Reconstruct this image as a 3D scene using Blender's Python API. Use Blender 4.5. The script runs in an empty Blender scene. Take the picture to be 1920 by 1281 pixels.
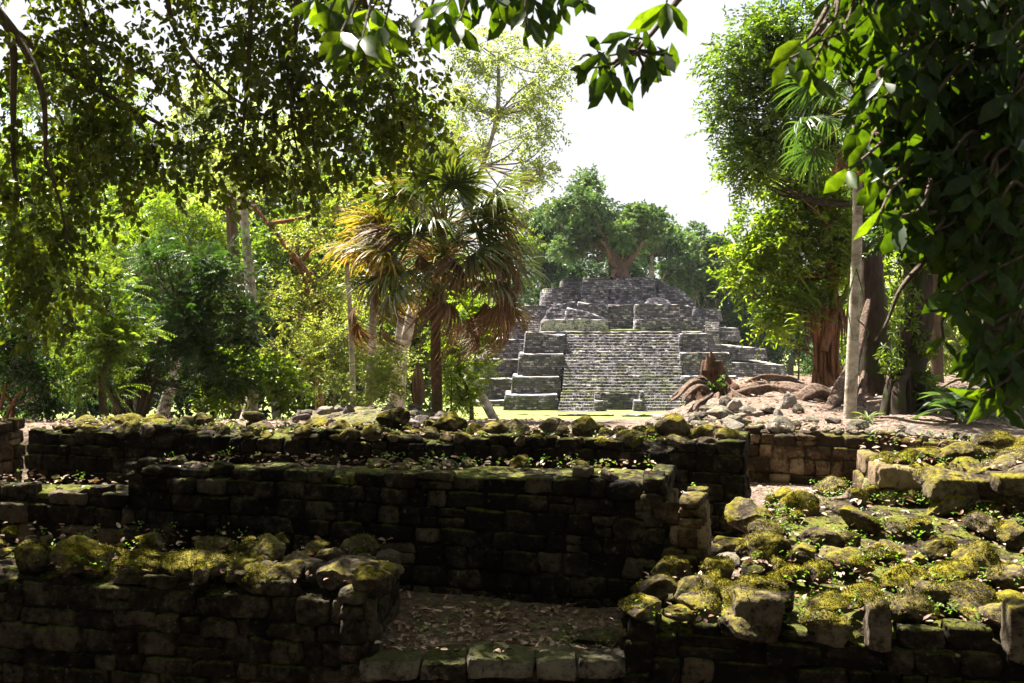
import bpy, math, random
import numpy as np
from mathutils import Vector, Matrix
random.seed(7); rng = np.random.default_rng(11)
SC = bpy.context.scene
COL = SC.collection
F = 1867.0; HY = 600.0; EZ = 6.35
SUN = np.array([-0.32, 0.383, 0.866]); SUN /= np.linalg.norm(SUN)

def W(px, py, d): return np.array([(px-960)/F*d, d, EZ-(py-HY)/F*d])
def lerp(a, b, t): return a+(b-a)*t
def sstep(a, b, x):
    t = np.clip((x-a)/(b-a), 0, 1); return t*t*(3-2*t)
def unit(v): return v/np.maximum(np.linalg.norm(v, axis=-1, keepdims=True), 1e-9)
def rnd(n): return unit(rng.normal(size=(n, 3)))

class Noise:                                   # cheap smooth noise: sum of random sines
    def __init__(s, n=10, f=1.0, seed=0):
        r = np.random.default_rng(seed)
        s.k = r.normal(size=(n, 3))*f; s.p = r.uniform(0, 6.28, n)
    def __call__(s, P): return np.sin(P @ s.k.T + s.p).mean(axis=-1)*1.6
NZ = [Noise(12, f, i) for i, f in enumerate((0.6, 1.5, 4.0, 9.0))]

# ------------------------------------------------------------------ mesh building
class MB:
    def __init__(s): s.v = []; s.q = []; s.t = []; s.qt = []; s.tt = []; s.qm = []; s.tm = []; s.n = 0
    def add(s, V, Q=None, T=None, tint=0.5, mi=0):
        V = np.asarray(V, float).reshape(-1, 3)
        if Q is not None and len(Q):
            Q = np.asarray(Q, int).reshape(-1, 4); s.q.append(Q+s.n); s.qt.append(np.broadcast_to(np.asarray(tint, float), (len(Q),)) if np.ndim(tint) == 0 or len(tint) == len(Q) else np.resize(tint, len(Q))); s.qm.append(np.full(len(Q), mi))
        if T is not None and len(T):
            T = np.asarray(T, int).reshape(-1, 3); s.t.append(T+s.n); s.tt.append(np.broadcast_to(np.asarray(tint, float), (len(T),)) if np.ndim(tint) == 0 or len(tint) == len(T) else np.resize(tint, len(T))); s.tm.append(np.full(len(T), mi))
        s.v.append(V); s.n += len(V)
    def mesh(s, name, smooth=True):
        V = np.concatenate(s.v)
        Q = np.concatenate(s.q) if s.q else np.zeros((0, 4), int)
        T = np.concatenate(s.t) if s.t else np.zeros((0, 3), int)
        me = bpy.data.meshes.new(name)
        me.vertices.add(len(V)); me.vertices.foreach_set('co', V.astype(np.float32).ravel())
        nl = Q.size+T.size
        me.loops.add(nl); me.loops.foreach_set('vertex_index', np.concatenate([Q.ravel(), T.ravel()]).astype(np.int32))
        npoly = len(Q)+len(T); me.polygons.add(npoly)
        st = np.concatenate([np.arange(len(Q))*4, Q.size+np.arange(len(T))*3])
        me.polygons.foreach_set('loop_start', st.astype(np.int32))
        me.polygons.foreach_set('material_index', np.concatenate([*s.qm, *s.tm]).astype(np.int32))
        if smooth: me.polygons.foreach_set('use_smooth', np.ones(npoly, bool))
        a = me.attributes.new('tint', 'FLOAT', 'FACE')
        a.data.foreach_set('value', np.concatenate([*s.qt, *s.tt]).astype(np.float32))
        me.update(calc_edges=True); me.validate()
        return me
    def build(s, name, mats, parent=None, smooth=True):
        me = s.mesh(name, smooth)
        for m in (mats if isinstance(mats, (list, tuple)) else [mats]): me.materials.append(m)
        return link(name, me, parent)
def link(name, me, parent=None):
    o = bpy.data.objects.new(name, me); COL.objects.link(o)
    if parent is not None:
        o.parent = parent
        o.matrix_parent_inverse = Matrix.Translation(parent.location).inverted()
    return o
def tag(o, label=None, cat=None, group=None, kind=None):
    for k, v in (('label', label), ('category', cat), ('group', group), ('kind', kind)):
        if v: o[k] = v
    return o
def thing(name, loc, label, cat, group=None):
    o = bpy.data.objects.new(name, None); COL.objects.link(o)
    o.location = Vector([float(c) for c in loc]); o.empty_display_size = .2
    return tag(o, label, cat, group)

# ------------------------------------------------------------------ materials
def newmat(name):
    m = bpy.data.materials.new(name); m.use_nodes = True
    nt = m.node_tree; nt.nodes.clear()
    out = nt.nodes.new('ShaderNodeOutputMaterial')
    return m, nt, out
def N(nt, typ, **kw):
    n = nt.nodes.new(typ)
    for k, v in kw.items():
        if k in n.inputs: n.inputs[k].default_value = v
        else: setattr(n, k, v)
    return n
def ramp(nt, fac, stops, interp='LINEAR'):
    r = nt.nodes.new('ShaderNodeValToRGB'); r.color_ramp.interpolation = interp
    el = r.color_ramp.elements
    while len(el) < len(stops): el.new(0.5)
    for e, (p, c) in zip(el, stops): e.position = p; e.color = (*c, 1) if len(c) == 3 else c
    nt.links.new(fac, r.inputs[0]); return r.outputs[0]
def noise(nt, vec, scale, detail=5, rough=.6, dist=0.):
    n = N(nt, 'ShaderNodeTexNoise'); n.inputs['Scale'].default_value = scale; n.inputs['Detail'].default_value = detail
    n.inputs['Roughness'].default_value = rough; n.inputs['Distortion'].default_value = dist
    if vec is not None: nt.links.new(vec, n.inputs['Vector'])
    return n.outputs['Fac']
def mth(nt, op, a, b=None, clamp=False):
    n = nt.nodes.new('ShaderNodeMath'); n.operation = op; n.use_clamp = clamp
    for i, x in enumerate((a, b)):
        if x is None: continue
        if isinstance(x, (int, float)): n.inputs[i].default_value = x
        else: nt.links.new(x, n.inputs[i])
    return n.outputs[0]
def mixc(nt, fac, a, b, mode='MIX'):
    n = nt.nodes.new('ShaderNodeMix'); n.data_type = 'RGBA'; n.blend_type = mode
    for sock, x in ((n.inputs[0], fac), (n.inputs[6], a), (n.inputs[7], b)):
        if isinstance(x, (int, float)): sock.default_value = x
        elif isinstance(x, tuple): sock.default_value = (*x, 1)
        else: nt.links.new(x, sock)
    return n.outputs[2]
def maprange(nt, x, a, b, c=0., d=1.):
    n = nt.nodes.new('ShaderNodeMapRange'); n.interpolation_type = 'SMOOTHSTEP'
    for i, v in enumerate((a, b, c, d)): n.inputs[i+1].default_value = v
    nt.links.new(x, n.inputs[0]); return n.outputs[0]
def principled(nt, out, col, rough=.85, bump=None, strength=.5, dist=.02, spec=.25):
    b = N(nt, 'ShaderNodeBsdfPrincipled'); b.inputs['Roughness'].default_value = rough
    b.inputs['Specular IOR Level'].default_value = spec
    if isinstance(col, tuple): b.inputs['Base Color'].default_value = (*col, 1)
    else: nt.links.new(col, b.inputs['Base Color'])
    if bump is not None:
        bp = N(nt, 'ShaderNodeBump'); bp.inputs['Strength'].default_value = strength; bp.inputs['Distance'].default_value = dist
        nt.links.new(bump, bp.inputs['Height']); nt.links.new(bp.outputs[0], b.inputs['Normal'])
    nt.links.new(b.outputs[0], out.inputs[0]); return b

def mat_leaf(name, cols, trans=.45, tcol=(1.5, 1.7, .35), gloss=.35, rough=.42):
    m, nt, out = newmat(name)
    at = N(nt, 'ShaderNodeAttribute'); at.attribute_name = 'tint'
    col = ramp(nt, at.outputs['Fac'], [(i/(len(cols)-1), c) for i, c in enumerate(cols)])
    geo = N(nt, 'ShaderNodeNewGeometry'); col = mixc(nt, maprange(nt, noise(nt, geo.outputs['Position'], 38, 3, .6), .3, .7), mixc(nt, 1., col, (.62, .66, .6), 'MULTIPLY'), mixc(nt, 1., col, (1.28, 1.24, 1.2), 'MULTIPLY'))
    b = N(nt, 'ShaderNodeBsdfPrincipled'); b.inputs['Roughness'].default_value = rough; b.inputs['Specular IOR Level'].default_value = gloss
    nt.links.new(col, b.inputs['Base Color'])
    t = N(nt, 'ShaderNodeBsdfTranslucent')
    tc = mixc(nt, 1., col, tcol, 'MULTIPLY'); nt.links.new(tc, t.inputs[0])
    mx = N(nt, 'ShaderNodeMixShader'); mx.inputs[0].default_value = trans
    nt.links.new(b.outputs[0], mx.inputs[1]); nt.links.new(t.outputs[0], mx.inputs[2]); nt.links.new(mx.outputs[0], out.inputs[0])
    return m

def mat_stone(name, dark, mid, light, moss=1.0, mosscol=(.085, .085, .008), lichen=(.33, .30, .26), bump=.9, mossmin=.25, sc=1.0):
    m, nt, out = newmat(name)
    geo = N(nt, 'ShaderNodeNewGeometry'); pos = geo.outputs['Position']
    at = N(nt, 'ShaderNodeAttribute'); at.attribute_name = 'tint'
    oi = N(nt, 'ShaderNodeObjectInfo')
    n1 = noise(nt, pos, 3.2*sc, 8, .68); n2 = noise(nt, pos, 17*sc, 8, .72); n3 = noise(nt, pos, .9*sc, 4, .5)
    tnt = mth(nt, 'ADD', mth(nt, 'MULTIPLY', at.outputs['Fac'], .7), mth(nt, 'MULTIPLY', oi.outputs['Random'], .3))
    f = mth(nt, 'ADD', mth(nt, 'MULTIPLY', n1, .55), mth(nt, 'MULTIPLY', n2, .35))
    f = mth(nt, 'ADD', f, mth(nt, 'MULTIPLY', mth(nt, 'SUBTRACT', tnt, .5), .28))
    base = ramp(nt, f, [(.34, dark), (.43, mid), (.50, tuple(lerp(np.array(mid), np.array(light), .5))), (.60, light)])
    spots = maprange(nt, n2, .60, .72)
    base = mixc(nt, mth(nt, 'MULTIPLY', spots, .45), base, lichen)
    pits = maprange(nt, n2, .34, .44, 1, 0)
    base = mixc(nt, mth(nt, 'MULTIPLY', pits, .7), base, tuple(c*.5 for c in dark))
    sep = N(nt, 'ShaderNodeSeparateXYZ'); nt.links.new(geo.outputs['Normal'], sep.inputs[0])
    mz = maprange(nt, sep.outputs[2], mossmin, .75)
    mn = maprange(nt, mth(nt, 'ADD', mth(nt, 'ADD', mth(nt, 'MULTIPLY', n3, .5), mth(nt, 'MULTIPLY', n1, .45)), mth(nt, 'MULTIPLY', n2, .3)), .56, .68)
    mf = mth(nt, 'MULTIPLY', mth(nt, 'MULTIPLY', mz, mn), moss, True)
    fine = noise(nt, pos, 90*sc, 3, .6)
    mc = mixc(nt, maprange(nt, mth(nt, 'ADD', mth(nt, 'MULTIPLY', n2, .7), mth(nt, 'MULTIPLY', fine, .3)), .35, .68), tuple(c*.45 for c in mosscol), tuple(c*1.75 for c in mosscol))
    col = mixc(nt, mf, base, mc)
    h = mth(nt, 'ADD', mth(nt, 'MULTIPLY', n1, .8), mth(nt, 'MULTIPLY', n2, .6))
    h = mth(nt, 'ADD', h, mth(nt, 'MULTIPLY', fine, .15))
    principled(nt, out, col, .93, h, bump, .06/sc, .12)
    return m

def mat_pyramid(name, grassy=.35, lime=0.):
    m, nt, out = newmat(name)
    geo = N(nt, 'ShaderNodeNewGeometry'); pos = geo.outputs['Position']
    sep = N(nt, 'ShaderNodeSeparateXYZ'); nt.links.new(pos, sep.inputs[0])
    dn = N(nt, 'ShaderNodeTexNoise'); dn.inputs['Scale'].default_value = 1.3; dn.inputs['Detail'].default_value = 4; nt.links.new(pos, dn.inputs['Vector'])
    u = mth(nt, 'ADD', sep.outputs[0], mth(nt, 'MULTIPLY', sep.outputs[1], .9))
    v = mth(nt, 'ADD', sep.outputs[2], mth(nt, 'MULTIPLY', dn.outputs['Fac'], .16))
    u = mth(nt, 'ADD', u, mth(nt, 'MULTIPLY', noise(nt, pos, 2.2, 3), .4))
    cb = N(nt, 'ShaderNodeCombineXYZ'); nt.links.new(u, cb.inputs[0]); nt.links.new(v, cb.inputs[1])
    br = N(nt, 'ShaderNodeTexBrick'); br.inputs['Scale'].default_value = 1.; br.inputs['Brick Width'].default_value = .34
    br.inputs['Row Height'].default_value = .155; br.inputs['Mortar Size'].default_value = .02; br.inputs['Mortar Smooth'].default_value = .4
    br.inputs['Color1'].default_value = (.0, .0, .0, 1); br.inputs['Color2'].default_value = (1, 1, 1, 1); br.inputs['Mortar'].default_value = (0, 0, 0, 1)
    br.offset = .43; br.squash = .8; br.squash_frequency = 3
    nt.links.new(cb.outputs[0], br.inputs['Vector'])
    bw = N(nt, 'ShaderNodeRGBToBW'); nt.links.new(br.outputs['Color'], bw.inputs[0])
    n1 = noise(nt, pos, .55, 5, .65); n2 = noise(nt, pos, 5., 6, .75); n4 = noise(nt, pos, 1.6, 4, .6)
    f = mth(nt, 'ADD', mth(nt, 'MULTIPLY', bw.outputs[0], .36), mth(nt, 'MULTIPLY', n2, .62))
    f = mth(nt, 'ADD', f, mth(nt, 'MULTIPLY', mth(nt, 'SUBTRACT', n1, .5), .5))
    base = ramp(nt, f, [(.26, (.035, .032, .038)), (.42, (.092, .083, .096)), (.56, (.155, .14, .158)), (.66, (.33, .305, .325)), (.76, (.64, .61, .62))])  # mauve cast in the greys stands in for distance haze
    base = mixc(nt, mth(nt, 'MULTIPLY', br.outputs['Fac'], .55), base, (.04, .036, .038))
    # green algae and orange lichen grow on the faces below the summit
    low = maprange(nt, sep.outputs[2], 4.6, 1.2)
    gf = mth(nt, 'MULTIPLY', mth(nt, 'MULTIPLY', maprange(nt, n4, .45, .62), low), grassy*2.1, True)
    base = mixc(nt, gf, base, mixc(nt, n2, (.028, .042, .02), (.10, .12, .055)))
    of = mth(nt, 'MULTIPLY', maprange(nt, noise(nt, pos, .8, 4, .7), .60, .72), .55)
    base = mixc(nt, mth(nt, 'MULTIPLY', of, low), base, (.20, .07, .035))
    if lime: base = mixc(nt, mth(nt, 'MULTIPLY', maprange(nt, mth(nt, 'ADD', mth(nt, 'MULTIPLY', n2, .6), mth(nt, 'MULTIPLY', n4, .4)), .42, .54), lime), base, (.62, .60, .54))
    h = mth(nt, 'SUBTRACT', mth(nt, 'ADD', mth(nt, 'MULTIPLY', n2, .8), mth(nt, 'MULTIPLY', bw.outputs[0], .3)), mth(nt, 'MULTIPLY', br.outputs['Fac'], .8))
    principled(nt, out, base, .95, h, .9, .09, .1)
    return m

def mat_simple_noise(name, c0, c1, scale, bump=.5, dist=.03, rough=.9, c2=None, sc2=.4, detail=6):
    m, nt, out = newmat(name)
    geo = N(nt, 'ShaderNodeNewGeometry'); pos = geo.outputs['Position']
    n1 = noise(nt, pos, scale, detail, .68)
    col = ramp(nt, n1, [(.32, c0), (.68, c1)])
    if c2 is not None: col = mixc(nt, maprange(nt, noise(nt, pos, sc2, 4, .6), .45, .62), col, c2)
    principled(nt, out, col, rough, n1, bump, dist, .15)
    return m

def mat_bark(name, c0, c1, c2=None, sx=14, sz=2.5, bump=.8):
    m, nt, out = newmat(name)
    geo = N(nt, 'ShaderNodeNewGeometry'); pos = geo.outputs['Position']
    mp = N(nt, 'ShaderNodeMapping'); mp.inputs['Scale'].default_value = (sx, sx, sz); nt.links.new(pos, mp.inputs['Vector'])
    n1 = noise(nt, mp.outputs[0], 1., 6, .65, .4); n2 = noise(nt, pos, 2.2, 5, .7)
    col = ramp(nt, n1, [(.3, c0), (.66, c1)])
    if c2 is not None: col = mixc(nt, maprange(nt, n2, .5, .62), col, c2)
    principled(nt, out, col, .9, n1, bump, .03, .15)
    return m

M = {}
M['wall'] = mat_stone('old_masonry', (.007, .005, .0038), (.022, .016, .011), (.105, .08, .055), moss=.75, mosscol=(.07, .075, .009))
M['wall_sunny'] = mat_stone('sunlit_masonry', (.03, .019, .01), (.09, .058, .032), (.28, .205, .13), moss=.6, mosscol=(.12, .11, .015))  # same masonry lightened for the walls in sun; sunlight is in its colour
M['rubble'] = mat_stone('mossy_rubble', (.016, .011, .007), (.052, .038, .025), (.19, .155, .115), moss=1., mosscol=(.135, .115, .009), mossmin=-.05)
M['rubble_dry'] = mat_stone('dry_rubble', (.035, .028, .024), (.11, .09, .078), (.28, .25, .225), moss=.3, mosscol=(.12, .12, .02))
M['fill'] = mat_stone('earth_fill', (.012, .008, .006), (.045, .031, .021), (.14, .105, .075), moss=1., mosscol=(.085, .09, .012), sc=1.6, mossmin=.1)
M['pyramid'] = mat_pyramid('temple_stone')
M['plaster'] = mat_simple_noise('worn_plaster_ledge', (.16, .14, .125), (.36, .32, .285), 3, .4, .04)
M['lawn'] = mat_simple_noise('lawn', (.12, .145, .035), (.21, .235, .07), 2.5, .4, .04)
M['bark_pale'] = mat_bark('pale_bark', (.25, .21, .165), (.50, .45, .38), (.19, .16, .12), 5, 9)
M['bark_grey'] = mat_bark('grey_bark', (.09, .075, .058), (.26, .22, .175), (.36, .33, .28))
M['bark_brown'] = mat_bark('brown_bark', (.04, .027, .018), (.15, .105, .07))
M['bark_red'] = mat_bark('red_bark', (.06, .026, .013), (.33, .15, .072), (.15, .09, .055), 22, 2.2, 1.4)
M['bark_mossy'] = mat_bark('mossy_bark', (.014, .01, .007), (.06, .042, .03), (.03, .04, .01), 10, 3)
M['bark_gumbo'] = mat_bark('gumbo_bark', (.07, .038, .028), (.20, .115, .085), (.12, .09, .07), 5, 2)
M['bark_palm'] = mat_bark('palm_bark', (.035, .022, .014), (.17, .105, .06), (.06, .06, .02), 12, 14)
M['stump'] = mat_bark('stump_wood', (.022, .011, .008), (.17, .088, .055), (.045, .04, .016), 22, 4, 1.6)
M['earth_dry'] = mat_stone('dry_earth', (.05, .032, .023), (.12, .085, .064), (.27, .21, .17), moss=.6, mosscol=(.12, .13, .03), mossmin=.2)
M['root'] = mat_bark('root_bark', (.03, .018, .013), (.20, .135, .10), (.08, .055, .04), 18, 18, 1.6)
M['twig'] = mat_bark('twig_bark', (.05, .035, .025), (.16, .12, .09), None, 20, 20)
M['petiole'] = mat_simple_noise('petiole', (.17, .085, .03), (.36, .22, .075), 6)
M['petiole_green'] = mat_simple_noise('green_petiole', (.10, .12, .02), (.24, .23, .05), 6)
G = mat_leaf
M['lf_over'] = G('round_leaves', [(.042, .056, .012), (.07, .088, .018), (.12, .135, .028)], .5, (1.9, 1.95, .35), .35, .45)
M['lf_dark'] = G('dark_leaves', [(.022, .046, .02), (.042, .08, .03), (.09, .135, .04)], .4, (1.5, 1.7, .4), .4)
M['lf_mid'] = G('mid_leaves', [(.055, .085, .02), (.10, .14, .03), (.18, .22, .05)], .55)
M['lf_bright'] = G('bright_leaves', [(.085, .13, .02), (.15, .205, .035), (.25, .29, .055)], .55)
M['lf_yellow'] = G('yellow_leaves', [(.12, .155, .035), (.20, .235, .065), (.31, .32, .10)], .56, (1.4, 1.4, .5))
M['lf_pale'] = G('pale_leaves', [(.17, .21, .08), (.26, .305, .12), (.36, .39, .17)], .56, (1.35, 1.4, .6))
M['lf_glossy'] = G('glossy_leaves', [(.045, .085, .014), (.085, .14, .02), (.16, .215, .03)], .45, (1.7, 1.8, .3), .6, .3)
M['lf_lance'] = G('lance_leaves', [(.08, .13, .018), (.15, .20, .028), (.27, .31, .05)], .58)
M['lf_far'] = G('far_leaves', [(.05, .09, .05), (.09, .145, .07), (.19, .24, .10)], .35, (1.3, 1.5, .5), .3, .5)
M['lf_fardark'] = G('far_dark_leaves', [(.024, .05, .03), (.042, .08, .042), (.09, .14, .06)], .3, (1.3, 1.5, .5), .3, .5)
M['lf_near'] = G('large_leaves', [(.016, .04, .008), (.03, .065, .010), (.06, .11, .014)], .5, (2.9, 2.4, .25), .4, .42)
M['lf_palm'] = G('palm_green', [(.03, .052, .022), (.05, .082, .030), (.10, .125, .035), (.20, .165, .05)], .35, (1.7, 1.6, .35), .6, .32)
M['lf_gold'] = G('palm_golden', [(.05, .08, .02), (.12, .13, .025), (.25, .19, .035), (.42, .27, .06)], .5, (1.4, 1.25, .4), .4, .4)
M['lf_dead'] = G('palm_dead', [(.10, .06, .035), (.20, .12, .07), (.33, .225, .15)], .3, (1.4, 1.1, .6), .25, .6)
M['litter'] = G('dry_leaves', [(.085, .045, .028), (.20, .115, .075), (.34, .24, .185), (.52, .43, .38)], .12, (1.2, 1., .7), .25, .6)
M['weed'] = G('weed_leaves', [(.06, .12, .02), (.10, .18, .03), (.16, .25, .04)], .45)

# ------------------------------------------------------------------ shape helpers
def frame_from(t):
    t = unit(t); a = np.where(np.abs(t[..., 2:3]) < .9, np.array([0, 0, 1.]), np.array([1., 0, 0]))
    u = unit(np.cross(a, t)); return u, np.cross(t, u)
def tube(mb, pts, rad, sides=8, lump=0., tint=.5, seed=0, sub=4, mi=0, cap=False):
    P = np.asarray(pts, float); R = np.asarray(rad, float)
    if np.ndim(R) == 0: R = np.full(len(P), float(R))
    if len(P) > 2 and sub > 1:                                        # Catmull-Rom
        Pe = np.vstack([2*P[0]-P[1], P, 2*P[-1]-P[-2]]); out = []; ro = []
        for i in range(len(P)-1):
            p0, p1, p2, p3 = Pe[i:i+4]
            for t in np.linspace(0, 1, sub, endpoint=False):
                out.append(.5*((2*p1)+(-p0+p2)*t+(2*p0-5*p1+4*p2-p3)*t*t+(-p0+3*p1-3*p2+p3)*t**3)); ro.append(lerp(R[i], R[i+1], t))
        out.append(P[-1]); ro.append(R[-1]); P = np.array(out); R = np.array(ro)
    T = np.gradient(P, axis=0); T = unit(T)
    u, w = frame_from(T[0]); U = [u]
    for i in range(1, len(P)):
        u = U[-1]-T[i]*np.dot(U[-1], T[i]); U.append(u/np.linalg.norm(u))
    U = np.array(U); Wv = np.cross(T, U)
    a = np.linspace(0, 2*np.pi, sides, endpoint=False)
    ring = np.cos(a)[None, :, None]*U[:, None]+np.sin(a)[None, :, None]*Wv[:, None]
    rr = np.broadcast_to(R[:, None], (len(P), sides)).copy()
    if lump: rr = rr*(1+lump*.5*NZ[3]((P[:, None]+ring*R[:, None, None]).reshape(-1, 3)*np.array([1.6, 1.6, .8])+seed).reshape(len(P), sides)+lump*NZ[2]((P[:, None]+ring*R[:, None, None]).reshape(-1, 3)+seed*3.1).reshape(len(P), sides)+lump*.8*np.sin(a*3+seed)[None])
    V = (P[:, None]+ring*rr[..., None]).reshape(-1, 3)
    n = len(P); i = np.arange(n-1)[:, None]*sides; j = np.arange(sides)[None]; k = (j+1) % sides
    Q = np.stack([i+j, i+k, i+sides+k, i+sides+j], -1).reshape(-1, 4)
    Tt = None
    if cap:
        V = np.vstack([V, P[-1:]]); Tt = [[(n-1)*sides+x, (n-1)*sides+(x+1) % sides, n*sides] for x in range(sides)]
    mb.add(V, Q, Tt, tint, mi)

def leaves(mb, pos, dirn, nrm, L, Wd, kind='dia', fold=.25, droop=.2, tint=None):
    n = len(pos); L = np.broadcast_to(L, (n,))[:, None]; Wd = np.broadcast_to(Wd, (n,))[:, None]
    d = unit(dirn); s = unit(np.cross(d, nrm)); nn = np.cross(s, d)
    if tint is None: tint = rng.uniform(0, 1, n)
    if kind == 'dia':
        V = np.stack([pos, pos+d*L*.45+s*Wd*.5+nn*Wd*fold, pos+d*L-nn*L*droop, pos+d*L*.45-s*Wd*.5+nn*Wd*fold], 1)
        b = np.arange(n)[:, None]*4
        Tq = np.stack([b+[[0, 2, 1]], b+[[0, 3, 2]]], 1).reshape(-1, 3)
        mb.add(V.reshape(-1, 3), None, Tq, np.repeat(tint, 2))
    else:
        c1, c2 = (.28, .66) if kind == 'oval' else (.35, .68)
        w1, w2 = (.44, .40) if kind == 'oval' else (.34, .44)
        def at(t, sw, up): return pos+d*L*t*(1-.12*droop*t)+s*Wd*sw+nn*(Wd*up-L*droop*t*t)
        V = np.stack([at(0, 0, 0), at(c1, 0, 0), at(c2, 0, 0), at(1, 0, 0), at(c1, w1, fold*.8), at(c2, w2, fold*.8), at(c1, -w1, fold*.8), at(c2, -w2, fold*.8), at(.88, .16, fold*.3), at(.88, -.16, fold*.3)], 1)
        b = np.arange(n)[:, None]*10
        Tt = np.stack([b+[[0, 1, 4]], b+[[0, 6, 1]], b+[[3, 8, 2]], b+[[3, 2, 9]], b+[[2, 8, 5]], b+[[2, 7, 9]]], 1).reshape(-1, 3)
        Qq = np.stack([b+[[1, 2, 5, 4]], b+[[6, 7, 2, 1]]], 1).reshape(-1, 4)
        k = mb.n
        mb.add(V.reshape(-1, 3), Qq, None, np.repeat(tint, 2))
        mb.t.append(Tt+k); mb.tt.append(np.repeat(tint, 6)); mb.tm.append(np.zeros(len(Tt), int))

def sprays(mb, C, R, K, n, tl, L, Wd, kind='dia', up=.3, style='alt', keep=None, hang=0., tintbias=0.):
    """K leafy twigs through one clump (centre C, radii R); n leaves along each."""
    dr = rnd(K); r = rng.uniform(.15, 1., K)[:, None]**.6
    o = C+dr*R*r
    t = unit(dr*.8+rnd(K)*.7+np.array([0, 0, up-hang]))
    s, w = frame_from(t)
    a = rng.uniform(-.7, .7, K)[:, None]
    s2 = s*np.cos(a)+w*np.sin(a); nrm = unit(np.cross(t, s2)); nrm = np.where(nrm[:, 2:3] < 0, -nrm, nrm)
    f = (np.arange(n)+.5)/n
    tlv = tl*rng.uniform(.6, 1.3, K)[:, None, None]
    P = o[:, None]+t[:, None]*f[None, :, None]*tlv-np.array([0, 0, .25])*tlv*(f**2)[None, :, None]
    sg = np.where(np.arange(n) % 2 == 0, 1., -1.)[None, :, None]
    if style == 'pin':
        D = t[:, None]*.35+s2[:, None]*sg-np.array([0, 0, .25]); Nn = nrm[:, None]+.15*rng.normal(size=(K, n, 3))
    elif style == 'whorl':
        ang = np.arange(n)*2.4; P = o[:, None]+t[:, None]*(f*.35)[None, :, None]*tlv
        D = t[:, None]*.5+s2[:, None]*np.cos(ang)[None, :, None]+np.cross(t, s2)[:, None]*np.sin(ang)[None, :, None]-np.array([0, 0, .15+hang]); Nn = t[:, None]*1.+np.array([0, 0, .4])+.2*rng.normal(size=(K, n, 3))
    else:
        D = t[:, None]*.6+s2[:, None]*sg+.35*rng.normal(size=(K, n, 3))-np.array([0, 0, .2+hang]); Nn = nrm[:, None]+.45*rng.normal(size=(K, n, 3))
    P = P.reshape(-1, 3); D = D.reshape(-1, 3); Nn = Nn.reshape(-1, 3)
    tint = np.clip(np.repeat(rng.normal(.45+tintbias, .22, K), n)+rng.normal(0, .12, K*n), 0, 1)
    sz = rng.uniform(.7, 1.25, K*n)
    if keep is not None:
        k = keep(P); P, D, Nn, tint, sz = P[k], D[k], Nn[k], tint[k], sz[k]
    if len(P): leaves(mb, P, D, Nn, L*sz, Wd*sz, kind, tint=tint)
    return o, t

# ------------------------------------------------------------------ ground
WL = lambda x: np.interp(x, [-40, -7.1, 2.4, 3.0, 3.75, 5.5, 7.5, 12, 40], [20.5, 16.0, 13.2, 16.6, 16.5, 15.9, 14.3, 10.5, 8])  # line of the rear walls
def T(x, y):
    x = np.asarray(x, float); y = np.asarray(y, float)
    far = np.interp(y, [0, 17, 20, 63.5, 64.5, 400], [1.8, 1.85, 2.05, 6.34, 6.35, 6.35])
    edge = 2.0+(y-17)*.26+.35*np.sin(y*1.3)
    m = sstep(-.4, 1.6, x-edge)*(1-sstep(29.5, 34, y+.3*np.sin(x)))
    D = lerp(far, np.minimum(far, 1.8-.12*sstep(3, 6, x)*sstep(19, 23, y)), m)
    D = D+m*.06*np.sin(x*2.1+y)*np.sin(y*1.7)
    infl = sstep(.05, .55, y-WL(x))
    D = lerp(2.6, D, infl)
    D = np.where(y < .08+np.interp(x, [-12, -6, -1.1, .9, 6.2, 12], [9.5, 8.45, 7.58, 7.54, 6.45, 5.4]), 4.7, D)
    D = D+.02*np.sin(x*3.1)*np.sin(y*2.7+1)
    return EZ-D
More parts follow.
